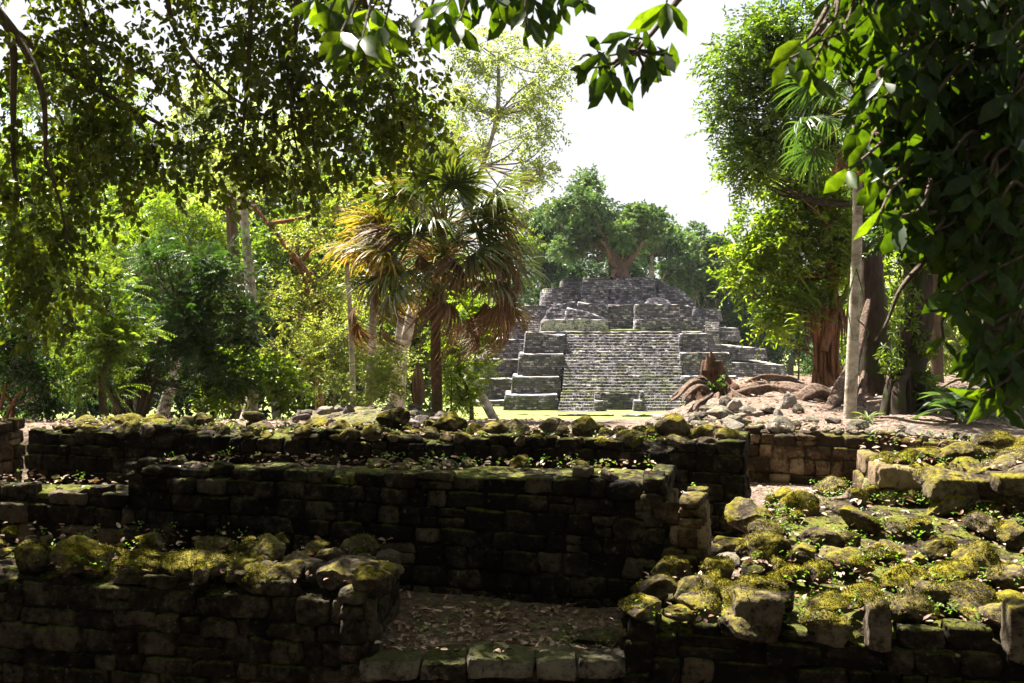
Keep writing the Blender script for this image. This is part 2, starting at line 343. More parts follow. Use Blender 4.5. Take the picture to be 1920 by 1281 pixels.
def make_ground():
    xs = np.concatenate([-np.geomspace(130, 14, 20), np.linspace(-13, 13, 131), np.geomspace(14, 130, 20)])
    ys = np.concatenate([[-60, -20, -5, 0, 3], np.linspace(5, 36, 220), np.geomspace(37, 260, 60)])
    X, Y = np.meshgrid(xs, ys); Z = T(X, Y)
    Z = Z+np.where((Y > 16) & (Y < 34), .05*NZ[2](np.stack([X, Y, 0*X], -1).reshape(-1, 3)).reshape(X.shape), 0)
    nx, ny = len(xs), len(ys); i = np.arange(ny-1)[:, None]*nx; j = np.arange(nx-1)[None]
    Q = np.stack([i+j, i+j+1, i+nx+j+1, i+nx+j], -1).reshape(-1, 4)
    mb = MB(); mb.add(np.stack([X, Y, Z], -1), Q)
    m, nt, out = newmat('earth_and_lawn')
    geo = N(nt, 'ShaderNodeNewGeometry'); pos = geo.outputs['Position']
    sp = N(nt, 'ShaderNodeSeparateXYZ'); nt.links.new(pos, sp.inputs[0])
    n1 = noise(nt, pos, 1.1, 6, .7); n2 = noise(nt, pos, 14, 7, .72); n3 = noise(nt, pos, .45, 4, .6)
    soil = ramp(nt, n2, [(.3, (.05, .034, .025)), (.5, (.13, .092, .07)), (.7, (.27, .20, .165))])
    soil = mixc(nt, maprange(nt, n1, .52, .66), soil, (.075, .085, .02))
    dry = ramp(nt, n2, [(.34, (.055, .035, .025)), (.5, (.14, .10, .077)), (.64, (.29, .222, .185))])
    dry = mixc(nt, maprange(nt, n1, .60, .72), dry, (.16, .18, .04))
    lawn = ramp(nt, mth(nt, 'ADD', mth(nt, 'MULTIPLY', n2, .5), mth(nt, 'MULTIPLY', n3, .5)), [(.35, (.13, .16, .04)), (.65, (.22, .245, .08))])
    yj = mth(nt, 'ADD', sp.outputs[1], mth(nt, 'MULTIPLY', n1, 3.))
    c = mixc(nt, maprange(nt, yj, 15.2, 17), soil, dry)
    c = mixc(nt, maprange(nt, yj, 40, 52), c, lawn)
    h = mth(nt, 'ADD', n2, mth(nt, 'MULTIPLY', n1, .5))
    principled(nt, out, c, .95, h, .9, .05, .1)
    tag(mb.build('ground', m), kind='structure')
make_ground()

# ------------------------------------------------------------------ stones and walls
def cube_grid(n):
    lin = np.linspace(-1, 1, n+1); V = []; Q = []
    for ax in range(3):
        for sg in (-1, 1):
            b = sum(len(x) for x in V)
            A, B = np.meshgrid(lin, lin, indexing='ij'); P = np.zeros((n+1, n+1, 3)); P[..., ax] = sg; P[..., (ax+1) % 3] = A; P[..., (ax+2) % 3] = B
            V.append(P.reshape(-1, 3)); i = np.arange(n)[:, None]*(n+1)+np.arange(n)[None]
            q = np.stack([i, i+n+1, i+n+2, i+1], -1).reshape(-1, 4)+b
            Q.append(q if sg > 0 else q[:, ::-1])
    V = np.concatenate(V); Q = np.concatenate(Q)
    key = np.round(V*1000).astype(int); _, first, inv = np.unique(key, axis=0, return_index=True, return_inverse=True)
    return V[first], inv.reshape(-1)[Q]
CGV, CGQ = cube_grid(7)
def block_stone(mb, c, ax, ay, az, hx, hy, hz, k=.4, rough=.12, tint=.5):
    sph = unit(CGV); p = CGV*(1-k)+sph*1.25*k
    q = p*np.array([hx, hy, hz]); of = rng.uniform(-50, 50, 3); q = q+sph*((rough*min(hx, hz))*NZ[2](q*2.2/max(hx, .05)*.12+of)+.012*NZ[2](q*6+of)+.010*NZ[3](q*6+of)-.009*np.abs(NZ[3](q*13+of)))[:, None]
    q[:, 0] *= 1+.18*rng.normal()*p[:, 2]*.5; q[:, 2] *= 1+.16*rng.normal()*p[:, 0]*.5
    mb.add(c+q[:, :1]*ax+q[:, 1:2]*ay+q[:, 2:3]*az, CGQ, None, tint)
def masonry(mb, a, b, z0, ztop, course=.21, depth=.16, bare=.1, jit=.02, batter=0.03):
    """Courses of individually shaped stones along the line a->b; outward normal is to the right of a->b. ztop: function of 0..1."""
    a = np.array([*a, 0.]); b = np.array([*b, 0.]); ln = np.linalg.norm(b-a); ax = (b-a)/ln; nr = np.array([ax[1], -ax[0], 0.]); up = np.array([0, 0, 1.])
    z = z0; zt = max(ztop(t) for t in np.linspace(0, 1, 9)); ci = 0
    while z < zt-.05:
        h = course*rng.uniform(.72, 1.28); s = -rng.uniform(0, .2)
        while s < ln:
            w = course*rng.uniform(.75, 2.4); x = s+w/2; t = min(max(x/ln, 0), 1); top = ztop(t)+rng.normal(0, .015)
            w0 = max(s, -.04); w1 = min(s+w, ln+.04); hh = h
            if z+hh > top: hh = top-z
            if hh > .07 and w1-w0 > .07:
                c = a+ax*(w0+w1)/2+up*(z+hh/2)+nr*(-depth*.5+rng.normal(0, jit)-batter*(z-z0))
                tl = rng.uniform(.0, .62) if rng.random() > bare else rng.uniform(.75, 1.15)
                if rng.random() < .10 and hh > .16:                            # two thin stones in place of one
                    for dz, fr in ((-.25, .5), (.25, .5)): block_stone(mb, c+up*hh*dz, ax, nr, up, (w1-w0)/2*.97, depth*.6, hh*.25*.94, .34, .2, tl*rng.uniform(.7, 1.2))
                else: block_stone(mb, c+up*rng.normal(0, .006), ax, nr, up, (w1-w0)/2*rng.uniform(.94, 1.0), depth*.6, hh/2*rng.uniform(.92, 1.0), rng.uniform(.22, .46), .22, tl)
            s += w
        z += h; ci += 1
    n_ = max(3, int(ln/.12)); m_ = max(2, int((zt-z0)/.12)); uu, vv = np.meshgrid(np.linspace(-.0, 1., n_+1), np.linspace(0, 1, m_+1)); tz = np.array([ztop(min(max(t, 0), 1)) for t in uu[0]])-.05
    V = a+ax*(uu*ln)[..., None]+up*(z0+(tz-z0)[None]*vv)[..., None]; V = V+nr*(-.022-batter*(V[..., 2:3]-z0)+.016*NZ[2](V.reshape(-1, 3)*2.5).reshape(uu.shape)[..., None]); i_ = np.arange(m_)[:, None]*(n_+1)+np.arange(n_)[None]
    mb.add(V, np.stack([i_, i_+1, i_+n_+2, i_+n_+1], -1).reshape(-1, 4), None, .12)
def fill_patch(mb, c00, c10, c11, c01, zt, zb, bump=.05, res=.11, seed=0, inset=.06):
    """Earth-and-rubble body: quad in plan, bumpy top, sides down to zb. zt(x, y) gives the top."""
    c = [np.array(p, float) for p in (c00, c10, c11, c01)]; un = lambda v: v/np.linalg.norm(v)
    c = [c[k]+(un(c[(k+1) % 4]-c[k])+un(c[k-1]-c[k]))*inset for k in range(4)]
    nu = max(4, int(np.linalg.norm(c[1]-c[0])/res)); nv = max(4, int(np.linalg.norm(c[3]-c[0])/res))
    u = np.linspace(0, 1, nu+1)[None, :, None]; v = np.linspace(0, 1, nv+1)[:, None, None]
    P = (c[0]*(1-u)+c[1]*u)*(1-v)+(c[3]*(1-u)+c[2]*u)*v
    Z = zt(P[..., 0], P[..., 1]); p3 = np.concatenate([P, Z[..., None]], -1)
    q = p3.reshape(-1, 3)+seed
    Z = Z+(bump*(NZ[1](q*1.6)+.6*NZ[2](q*.9)+.35*NZ[3](q))).reshape(Z.shape)
    e = np.minimum(np.minimum(u[..., 0]*nu, (1-u[..., 0])*nu), np.minimum(v[..., 0]*nv, (1-v[..., 0])*nv)); Z = Z-.06*np.clip(1-e/2., 0, 1)
    V = np.concatenate([P, Z[..., None]], -1); m = nu+1
    i = np.arange(nv)[:, None]*m+np.arange(nu)[None]
    Q = [np.stack([i, i+1, i+m+1, i+m], -1).reshape(-1, 4)]; V = V.reshape(-1, 3)
    per = list(range(m))+[r*m+nu for r in range(1, nv+1)]+[nv*m+k for k in range(nu-1, -1, -1)]+[r*m for r in range(nv-1, 0, -1)]
    lo = V[per].copy(); lo[:, 2] = zb; k = len(V); n = len(per)
    Q.append(np.array([[k+x, k+(x+1) % n, per[(x+1) % n], per[x]] for x in range(n)]))
    mb.add(np.vstack([V, lo]), np.concatenate(Q), None, .3)

def ico(sub):
    bm_ = bpy.data.meshes.new('tmp'); import bmesh
    bm = bmesh.new(); bmesh.ops.create_icosphere(bm, subdivisions=sub, radius=1); bm.to_mesh(bm_); bm.free()
    V = np.array([v.co[:] for v in bm_.vertices]); Tt = np.array([p.vertices[:] for p in bm_.polygons]); bpy.data.meshes.remove(bm_); return V, Tt
ICV, ICT = ico(5)
def rock_verts(seed, cuts=9, flat=(1, .8, .62), rough=.10):
    r = np.random.default_rng(seed); V = ICV.copy()
    for _ in range(cuts):
        n = unit(r.normal(size=3)); d = r.uniform(.5, .86); h = V@n; k = h > d; V[k] -= np.outer((h[k]-d)*r.uniform(.8, .97), n)
    V = V/np.abs(V).max()
    nn = Noise(14, 1.6, seed+100); n2 = Noise(14, 4.5, seed+200); n3 = Noise(20, 11., seed+300); n4 = Noise(24, 26., seed+400)
    V = V*(1+rough*1.5*nn(V)+rough*1.1*n2(V)-rough*.7*np.abs(n3(V))+rough*.28*n4(V))[:, None]
    return V*np.array(flat)
def rock_mesh(name, mat, seed, cuts=9, flat=(1, .8, .62), rough=.1):
    mb = MB(); mb.add(rock_verts(seed, cuts, flat, rough), None, ICT, .5); me = mb.mesh(name); me.materials.append(mat); return me
ROCKS = {k: [rock_mesh('rock', M[k], 40+i, 7+i % 5, (1, .72+.05*(i % 4), .5+.06*(i % 5)), .09+.02*(i % 3)) for i in range(12)] for k in ('rubble', 'rubble_dry', 'wall', 'wall_sunny')}
def cap_stone(parent, mk, p, size, rz=None, tilt=.25, idx=None, sc=None, name='cap_stone'):
    me = ROCKS[mk][idx if idx is not None else random.randrange(12)]
    o = link(name, me, parent)
    o.location = Vector([float(c) for c in p]); o.rotation_euler = (random.gauss(0, tilt), random.gauss(0, tilt), random.uniform(0, 6.28) if rz is None else rz)
    s = sc if sc is not None else (random.uniform(.85, 1.2), random.uniform(.8, 1.1), random.uniform(.75, 1.15))
    o.scale = tuple(size*c for c in s); return o
def scatter_caps(parent, mk, quad, zt, n, smin, smax, sink=.1, power=2.2, avoid=None, tries=40):
    pts = []; c = [np.array(p, float) for p in quad]
    sizes = sorted([smin+(smax-smin)*random.random()**power for _ in range(n)], reverse=True)
    for s in sizes:
        for _ in range(tries):
            u, v = random.random(), random.random(); p = (c[0]*(1-u)+c[1]*u)*(1-v)+(c[3]*(1-u)+c[2]*u)*v
            if all(np.hypot(*(p-q)) > .78*(s+r) for q, r in pts) and not (avoid and avoid(p)): break
        else: continue
        pts.append((p, s)); z = float(zt(p[0], p[1]))
        cap_stone(parent, mk, (p[0], p[1], z+s*.5*(.5-sink*2.5)), s, tilt=.22)
    return pts
TOPS = []                                       # (quad, zt) surfaces that collect litter and weeds
def wall(name, label, p0, p1, thick, zb, d0, d1, mk='wall', capk='rubble', ncap=30, csize=(.1, .28), ends='r', course=.21, bare=.1, bump=.06, edge=None, group=None, capdrop=.0, skew=None):
    p0 = np.array(p0, float); p1 = np.array(p1, float); ax = (p1-p0)/np.linalg.norm(p1-p0); bk = np.array([-ax[1], ax[0]])
    if skew is not None: bk = np.array(skew)/np.linalg.norm(skew)
    q0 = p0+bk*thick; q1 = p1+bk*thick
    th = thing(name, (*(p0+p1+q0+q1)/4, zb), label, 'stone wall', group)
    zt = lambda x, y: EZ-lerp(d0, d1, np.clip(((x-p0[0])*ax[0]+(y-p0[1])*ax[1])/np.linalg.norm(p1-p0), 0, 1))
    mb = MB(); ph = random.uniform(0, 9)
    top = lambda t: EZ-lerp(d0, d1, t)+(edge(t) if edge else .05*math.sin(t*23+ph)+.03*math.sin(t*51+ph))
    masonry(mb, p0, p1, zb, top, course, bare=bare)
    if 'r' in ends: masonry(mb, p1, q1, zb, lambda t: EZ-d1+.02*math.sin(t*9), course, bare=bare)
    if 'l' in ends: masonry(mb, q0, p0, zb, lambda t: EZ-d0+.02*math.sin(t*9), course, bare=bare)
    mb.build('masonry', M[mk], th)
    fb = MB(); fill_patch(fb, p0, p1, q1, q0, lambda x, y: zt(x, y)-.03, zb-.05, bump, inset=.11, seed=ph); fb.build('earth_fill', M['fill'], th)
    ins = .14; r = lambda p, t: p+(t-p)/max(np.linalg.norm(t-p), 1e-6)*ins
    cq = (r(p0, q1), r(p1, q0), r(q1, p0), r(q0, p1))
    pts = scatter_caps(th, capk, cq, lambda x, y: zt(x, y)-capdrop, ncap, *csize) if ncap else []
    TOPS.append((cq, zt)); return th, zt, ax, bk, pts

ZF = EZ-2.6
# A: long rear wall, B: middle wall, F: front-left, C: right rubble mass, D: upper right, E: sunny rear wall
thA, ztA, *_ = wall('ruin_wall', 'longest dark ruined wall with a mossy rubble top, running behind the middle wall', (-7.25, 14.85), (2.77, 11.98), 1.5, ZF-.1, 1.62, 1.50, ncap=130, csize=(.10, .27), course=.18, bare=.05, bump=.10, capdrop=.04)
for px, py, d, s in ((1262, 800, 12.75, .26), (1030, 797, 13.2, .24), (1312, 812, 12.6, .24), (1360, 815, 12.4, .21), (735, 787, 14.0, .24), (845, 795, 13.6, .22), (935, 800, 13.2, .20), (475, 781, 14.7, .24), (380, 785, 15.0, .2), (1100, 803, 12.9, .2), (700, 812, 13.3, .2), (570, 812, 13.7, .18)):
    cap_stone(thA, 'rubble', W(px, py, d), s, tilt=.2)
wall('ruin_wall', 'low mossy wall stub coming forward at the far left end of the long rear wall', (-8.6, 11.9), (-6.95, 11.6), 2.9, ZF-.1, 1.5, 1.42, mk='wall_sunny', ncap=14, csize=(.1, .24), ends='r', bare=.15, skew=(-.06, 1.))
thB, ztB, *_ = wall('ruin_wall', 'dark middle wall of coursed stones with a flat leaf-strewn top, facing the leafy passage', (-4.03, 10.38), (1.35, 8.86), 1.05, ZF-.05, 1.54, 1.42, ncap=14, csize=(.07, .16), course=.165, bare=.12, bump=.03, capdrop=.03)
for px, py, d, s in ((290, 880, 10.3, .16), (420, 878, 10.2, .13), (250, 888, 10.45, .14)): cap_stone(thB, 'wall', W(px, py, d), s, tilt=.1)
wall('ruin_wall', 'low dark wall at the far left, a step lower than the middle wall it abuts', (-7.4, 11.32), (-4.06, 10.40), .8, ZF-.05, 1.84, 1.80, ncap=6, csize=(.06, .13), ends='', course=.22, bare=.12, bump=.03)
wall('ruin_wall', 'short square stone step with a sunlit top, abutting the right end of the middle wall', (1.37, 8.84), (1.66, 8.74), .62, ZF-.05, 1.60, 1.60, mk='wall_sunny', ncap=0, course=.24, bare=.25, bump=.02)

thF = thing('ruin_wall', (-3, 8.4, ZF), 'front left wall topped with mossy boulders, one patch glowing yellow in the sun', 'stone wall')
def ztF(x, y): return EZ-2.03+.10*sstep(7.9, 9.2, y+.2*x)+0*x
fq = ((-6.0, 8.45), (-1.12, 7.58), (-.98, 8.83), (-5.6, 9.75))
mb = MB(); masonry(mb, fq[0], fq[1], EZ-4.8, lambda t: EZ-2.10+.07*math.sin(t*31)+.05*math.sin(t*67), .185, depth=.17, bare=.04)
masonry(mb, fq[1], fq[2], EZ-3.1, lambda t: EZ-2.06+.03*math.sin(t*9), .22, depth=.17, bare=.3); mb.build('masonry', M['wall'], thF)
mb = MB(); fill_patch(mb, *fq, lambda x, y: ztF(x, y)-.1, EZ-4.8, .06, inset=.14, seed=3); mb.build('earth_fill', M['fill'], thF)
fst = [(25, 1040, .26), (140, 1010, .2), (285, 1000, .2), (130, 1045, .34), (400, 1010, .24), (340, 1050, .32), (230, 1060, .2), (510, 1020, .28), (555, 1035, .24), (680, 1015, .22), (620, 1030, .26), (160, 1100, .26), (60, 1095, .3), (300, 1100, .18), (410, 1120, .3), (500, 1095, .26), (590, 1110, .26), (650, 1075, .34), (720, 1045, .22), (440, 1060, .24), (560, 1075, .22), (255, 1030, .16), (215, 1085, .16), (350, 1085, .2), (470, 1045, .2), (0, 1060, .24), (90, 1065, .22), (620, 1065, .2), (690, 1095, .24), (110, 1015, .16), (200, 1015, .14), (600, 1010, .15), (460, 1012, .16)]
for px, py, s in fst:
    d = 2.0*F/(py-600+18); p = W(px, py, d); p[1] = max(p[1], 7.58-.178*(p[0]+1.12)+s*.5+random.random()*.3); p[2] = float(ztF(p[0], p[1]))+s*.06; cap_stone(thF, 'rubble', p, s*.82, tilt=.18)
scatter_caps(thF, 'rubble', fq, ztF, 40, .07, .16, sink=.15)
TOPS.append((fq, ztF))

thC = thing('rubble_wall', (3.5, 9, ZF), 'wide mossy rubble platform in dappled sun filling the lower right', 'rubble')
def ztC(x, y): return EZ-2.22+.26*sstep(7.2, 11.4, y)+.04*np.sin(x*2.3+y)
C1 = ((.85, 7.52), (6.2, 6.45), (6.2, 8.6), (1.2, 8.85)); C2 = ((1.95, 8.55), (6.4, 8.0), (7.2, 11.9), (2.85, 11.4))
mb = MB(); masonry(mb, C1[0], C1[1], EZ-4.8, lambda t: EZ-2.27+.06*math.sin(t*29+2)+.05*math.sin(t*71), .2, depth=.18, bare=.06)
masonry(mb, C1[3], C1[0], EZ-3.1, lambda t: EZ-2.25, .22, bare=.12); masonry(mb, C2[3], C2[0], ZF-.1, lambda t: EZ-2.12, .24, bare=.2); mb.build('masonry', M['wall'], thC)
mb = MB(); fill_patch(mb, *C1, lambda x, y: ztC(x, y)-.08, EZ-4.8, .05, inset=.14, seed=5); fill_patch(mb, *C2, lambda x, y: ztC(x, y)-.085, EZ-3.1, .06, inset=.1, seed=8); mb.build('earth_fill', M['fill'], thC)
cst = [(1225, 1085, .24), (1200, 1120, .22), (1300, 1095, .24), (1255, 1060, .2), (1390, 1100, .26), (1330, 1125, .28), (1450, 1110, .3), (1405, 1130, .25), (1600, 1050, .33), (1420, 1085, .24), (1500, 1030, .27), (1560, 1020, .2), (1430, 1045, .34), (1440, 1000, .26), (1530, 1000, .24), (1400, 970, .3), (1500, 950, .28), (1560, 930, .28), (1470, 940, .24), (1620, 975, .32), (1700, 945, .2), (1780, 960, .34), (1840, 985, .3), (1880, 940, .26), (1700, 1070, .28), (1780, 1060, .3), (1660, 1010, .24), (1760, 1010, .22), (1840, 1030, .34), (1900, 1070, .28), (1740, 1110, .3), (1820, 1120, .34), (1890, 1140, .3), (1700, 1130, .26), (1560, 1120, .24), (1620, 1110, .22), (1530, 1075, .2), (1350, 1060, .22), (1900, 1000, .24), (1680, 985, .22), (1590, 1000, .18), (1280, 1120, .16), (1480, 1075, .18), (1360, 1085, .14), (1640, 940, .2), (1730, 985, .2), (1540, 1150, .18), (1900, 1105, .2), (1415, 1010, .18), (1770, 1090, .16), (1610, 945, .2), (1860, 960, .2)]
for px, py, s in cst:
    dr = 2.17 if py > 1040 else 2.07
    d = dr*F/(py-600+12); p = W(px, py, d); p[1] = max(p[1], 7.52-.2*(p[0]-.85)+s*.45+random.random()**2*.3); p[2] = float(ztC(p[0], p[1]))+s*.06; cap_stone(thC, 'rubble', p, s*.84, tilt=.2)
for q_, n_ in ((C1, 26), (C2, 20)): scatter_caps(thC, 'rubble', q_, ztC, n_, .08, .17, sink=.15)
for px, d, w, h, t in ((1420, 7.42, .34, .22, .06), (1650, 7.22, .16, .24, -.03), (1915, 6.98, .16, .28, .02), (1560, 7.3, .24, .08, .1)):   # squared kerb stones of the front edge
    mb = MB(); block_stone(mb, np.zeros(3), np.array([1., -.2, 0]), np.array([.2, 1., 0]), np.array([0, 0, 1.]), w/2, .13, h/2+.06, .3, .25, random.random())
    o = mb.build('kerb_stone', M['rubble'], thC); o.location = W(px, 600, d)+np.array([0, .05, -2.27+h/2-.06]); o.rotation_euler = (0, t, 0)
TOPS += [(C1, ztC), (C2, ztC)]

thD = thing('rubble_wall', (5.5, 11.6, ZF), 'upper right heap of squared blocks and boulders in front of the sunny rear wall', 'rubble')
def ztD(x, y): return EZ-1.60+.16*sstep(11.2, 12.6, y)+0*x
Dq = ((4.02, 10.9), (8.2, 10.1), (8.6, 12.0), (4.25, 12.4))
mb = MB(); masonry(mb, Dq[0], (4.55, 10.85), ZF, lambda t: EZ-1.6, .32, depth=.3, bare=.2); masonry(mb, Dq[3], Dq[0], ZF, lambda t: EZ-1.6, .3, bare=.3)
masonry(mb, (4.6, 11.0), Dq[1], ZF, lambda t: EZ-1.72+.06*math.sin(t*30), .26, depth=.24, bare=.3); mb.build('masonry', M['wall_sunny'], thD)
mb = MB(); fill_patch(mb, *Dq, lambda x, y: ztD(x, y)-.1, ZF-.2, .07, inset=.16, seed=2); mb.build('earth_fill', M['fill'], thD)
for px, py, d, s in ((1700, 862, 11.4, .3), (1745, 855, 11.7, .36), (1790, 862, 11.3, .38), (1835, 850, 11.6, .3), (1870, 838, 12.0, .4), (1900, 862, 11.4, .34), (1680, 872, 11.2, .22), (1760, 885, 10.9, .24), (1815, 885, 10.8, .26), (1865, 880, 10.9, .3), (1905, 890, 10.7, .28), (1770, 905, 10.6, .36), (1835, 912, 10.5, .3), (1730, 880, 11.0, .24), (1920, 845, 11.9, .3), (1950, 870, 11.4, .4), (1660, 868, 11.3, .2), (1990, 860, 11.6, .4)):
    cap_stone(thD, 'rubble', W(px, py, d), s*.85, tilt=.25)
for px, py, d, w, h in ((1780, 912, 10.45, .46, .22), (1905, 905, 10.3, .5, .2)):
    mb = MB(); block_stone(mb, np.zeros(3), np.array([1., -.15, 0]), np.array([.15, 1., 0]), np.array([0, 0, 1.]), w/2, .22, h/2, .2, .2, .5)
    o = mb.build('squared_block', M['rubble'], thD); o.location = W(px, py, d)
TOPS.append((Dq, ztD))

thE = thing('ruin_wall', (5.5, 15.6, ZF), 'warm brown sunlit rear wall in front of the root mound, curving to the right', 'stone wall')
El = [(2.2, 16.15), (3.75, 15.95), (5.6, 15.3), (7.6, 13.75), (10.5, 11.2)]; Ed = [1.75, 1.75, 1.77, 1.85, 1.95]
mb = MB(); fb = MB()
for i in range(4):
    a, b = np.array(El[i]), np.array(El[i+1]); ax = (b-a)/np.linalg.norm(b-a); bk = np.array([-ax[1], ax[0]])
    masonry(mb, a, b, ZF-.1, lambda t: EZ-lerp(Ed[i], Ed[i+1], t)+.05*math.sin(t*13+i)+.03*math.sin(t*37), .21, depth=.2, bare=.22)
    def ztE(x, y, i=i, a=a, ax=ax, L=np.linalg.norm(b-a)): return EZ-lerp(Ed[i], Ed[i+1], np.clip(((x-a[0])*ax[0]+(y-a[1])*ax[1])/L, 0, 1))
    q = (a, b, b+bk*.95, a+bk*.95); fill_patch(fb, a+bk*.13, b+bk*.13, q[2], q[3], lambda x, y: ztE(x, y)-.05, ZF-.1, .04, inset=.0, seed=i)
    scatter_caps(thE, 'rubble_dry', (a+bk*.1, b+bk*.1, b+bk*.9, a+bk*.9), ztE, 16, .09, .26)
    TOPS.append((q, ztE))
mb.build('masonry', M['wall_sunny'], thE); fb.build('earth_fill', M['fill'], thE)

thS = thing('stone_sill', (0, 7.7, ZF-.8), 'low plastered stone sill across the leafy passage between the two front walls', 'stone step')
mb = MB(); masonry(mb, (-1.15, 7.60), (.9, 7.56), EZ-4.8, lambda t: EZ-2.64, .28, depth=.2, bare=.05)
mb.build('masonry', M['wall'], thS)
M['grey_plaster'] = mat_stone('grey_plaster', (.008, .006, .004), (.04, .032, .023), (.20, .175, .14), moss=.8, mosscol=(.05, .055, .008), mossmin=.3, sc=1.5)
x_ = -1.16
for w_ in (.46, .36, .52, .30, .48):
    mb = MB(); block_stone(mb, np.zeros(3), np.array([1., 0, 0]), np.array([0, 1., 0]), np.array([0, 0, 1.]), w_/2*.98, random.uniform(.14, .19), .075, .16, .35, random.random())
    o = mb.build('slab', M['grey_plaster'], thS); o.location = (x_+w_/2, 7.68+random.uniform(-.02, .03), EZ-2.65+random.uniform(-.015, .015)); o.rotation_euler = (random.gauss(0, .02), random.gauss(0, .02), random.gauss(0, .03)); x_ += w_*1.0
o = cap_stone(None, 'wall', W(1140, 1196, 8.05), .26, rz=.1, tilt=.03, sc=(1.2, .8, .45), name='flat_stone'); tag(o, 'flat dark slab lying on the leafy passage floor beside the rubble platform', 'stone')
for i, (px, py, d, s, lab) in enumerate(((1372, 1040, 10.6, .26, 'pale sunlit flat stone in the gap between the short step and the rubble platform'), (1365, 1012, 11.3, .3, 'grey stone lying in the shady gap at the foot of the long rear wall'), (1330, 1000, 11.0, .2, 'small mossy stone behind the sunlit short step'))):
    p = W(px, py, d); p[2] = ZF+.06; o = cap_stone(None, ('rubble_dry', 'rubble', 'rubble')[i], p, s, tilt=.05, sc=(1.1, .9, .55), name='loose_stone'); tag(o, lab, 'stone')
o = cap_stone(None, 'rubble_dry', W(545, 1078, 7.9)+np.array([0, 0, .0]), .001, name='loose_stone'); bpy.data.objects.remove(o)

# ------------------------------------------------------------------ litter and weeds
def surf_pts(quad, zt, n):
    c = [np.array(p, float) for p in quad]; u = rng.random((n, 1)); v = rng.random((n, 1))
    P = (c[0]*(1-u)+c[1]*u)*(1-v)+(c[3]*(1-u)+c[2]*u)*v
    return np.concatenate([P, np.asarray(zt(P[:, 0], P[:, 1])).reshape(-1, 1)], 1)
def area(q):
    a = np.array(q, float); x, y = a[:, 0], a[:, 1]; return .5*abs(np.dot(x, np.roll(y, 1))-np.dot(y, np.roll(x, 1)))
lit = []
for q, zt in TOPS: lit.append(surf_pts(q, zt, int(area(q)*55))+np.array([0, 0, .03]))
fz = lambda x, y: np.asarray(T(x, y))
lit.append(surf_pts(((-1.1, 7.8), (.9, 7.8), (1.4, 8.9), (-.9, 9.0)), lambda x, y: x*0+ZF, 650)+np.array([0, 0, .015]))
lit.append(surf_pts(((-1.1, 7.58), (.9, 7.54), (.9, 7.85), (-1.1, 7.9)), lambda x, y: x*0+ZF+.08, 45))
lit.append(surf_pts(((-2.5, 9.2), (1.9, 8.7), (2.9, 12.), (-6, 14.)), lambda x, y: x*0+ZF, 700)+np.array([0, 0, .015]))
lit.append(surf_pts(((2.7, 11.4), (6.5, 11.6), (6.5, 15.6), (2.7, 15.9)), lambda x, y: x*0+ZF, 900)+np.array([0, 0, .015]))
lit.append(surf_pts(((2.2, 17), (12, 16.5), (14, 30), (6.0, 30)), fz, 3000)+np.array([0, 0, .02]))
lit.append(surf_pts(((-12, 17.5), (2., 14.5), (1, 24), (-14, 26)), fz, 2500)+np.array([0, 0, .02]))
P = np.concatenate(lit); n = len(P); mb = MB()
a = rng.uniform(0, 6.28, n); D = np.stack([np.cos(a), np.sin(a), rng.normal(0, .18, n)], 1); Nn = np.array([0, 0, 1.])+.38*rng.normal(size=(n, 3))
s = rng.uniform(.03, .095, n)*np.where(P[:, 1] > 16, 1.3, 1.); leaves(mb, P, D, Nn, s, s*.5, 'oval', .3, rng.uniform(-.35, .3, n)[:, None], tint=np.clip(rng.beta(1.6, 1.8, n), 0, 1))
tag(mb.build('leaf_litter', M['litter']), 'dry brown fallen leaves scattered over the ruins and the ground', 'fallen leaves', kind='stuff')
lit = [surf_pts(q, zt, int(area(q)*(16 if zt is not ztC else 30))) for q, zt in TOPS]+[surf_pts(((-1.1, 7.8), (.9, 7.8), (1.4, 8.9), (-.9, 9.0)), lambda x, y: x*0+ZF, 60)]
P = np.concatenate(lit); P = P[NZ[1](P*2.) > -.1]; n = len(P); mb = MB()
for k in range(5):
    a = rng.uniform(0, 6.28, n); D = np.stack([np.cos(a), np.sin(a), rng.uniform(.3, 1.2, n)], 1)
    hh = rng.uniform(.02, .09, n)[:, None]; leaves(mb, P+np.array([0, 0, 1.])*hh+.03*rng.normal(size=(n, 3))*np.array([1, 1, .2]), D, np.array([0, 0, 1.])+.3*rng.normal(size=(n, 3)), rng.uniform(.018, .045, n), rng.uniform(.012, .026, n), 'dia')
tag(mb.build('weeds', M['weed']), 'tiny bright green seedlings sprouting over the mossy stones', 'weeds', kind='stuff')
mb = MB(); bpy.context.view_layer.update()
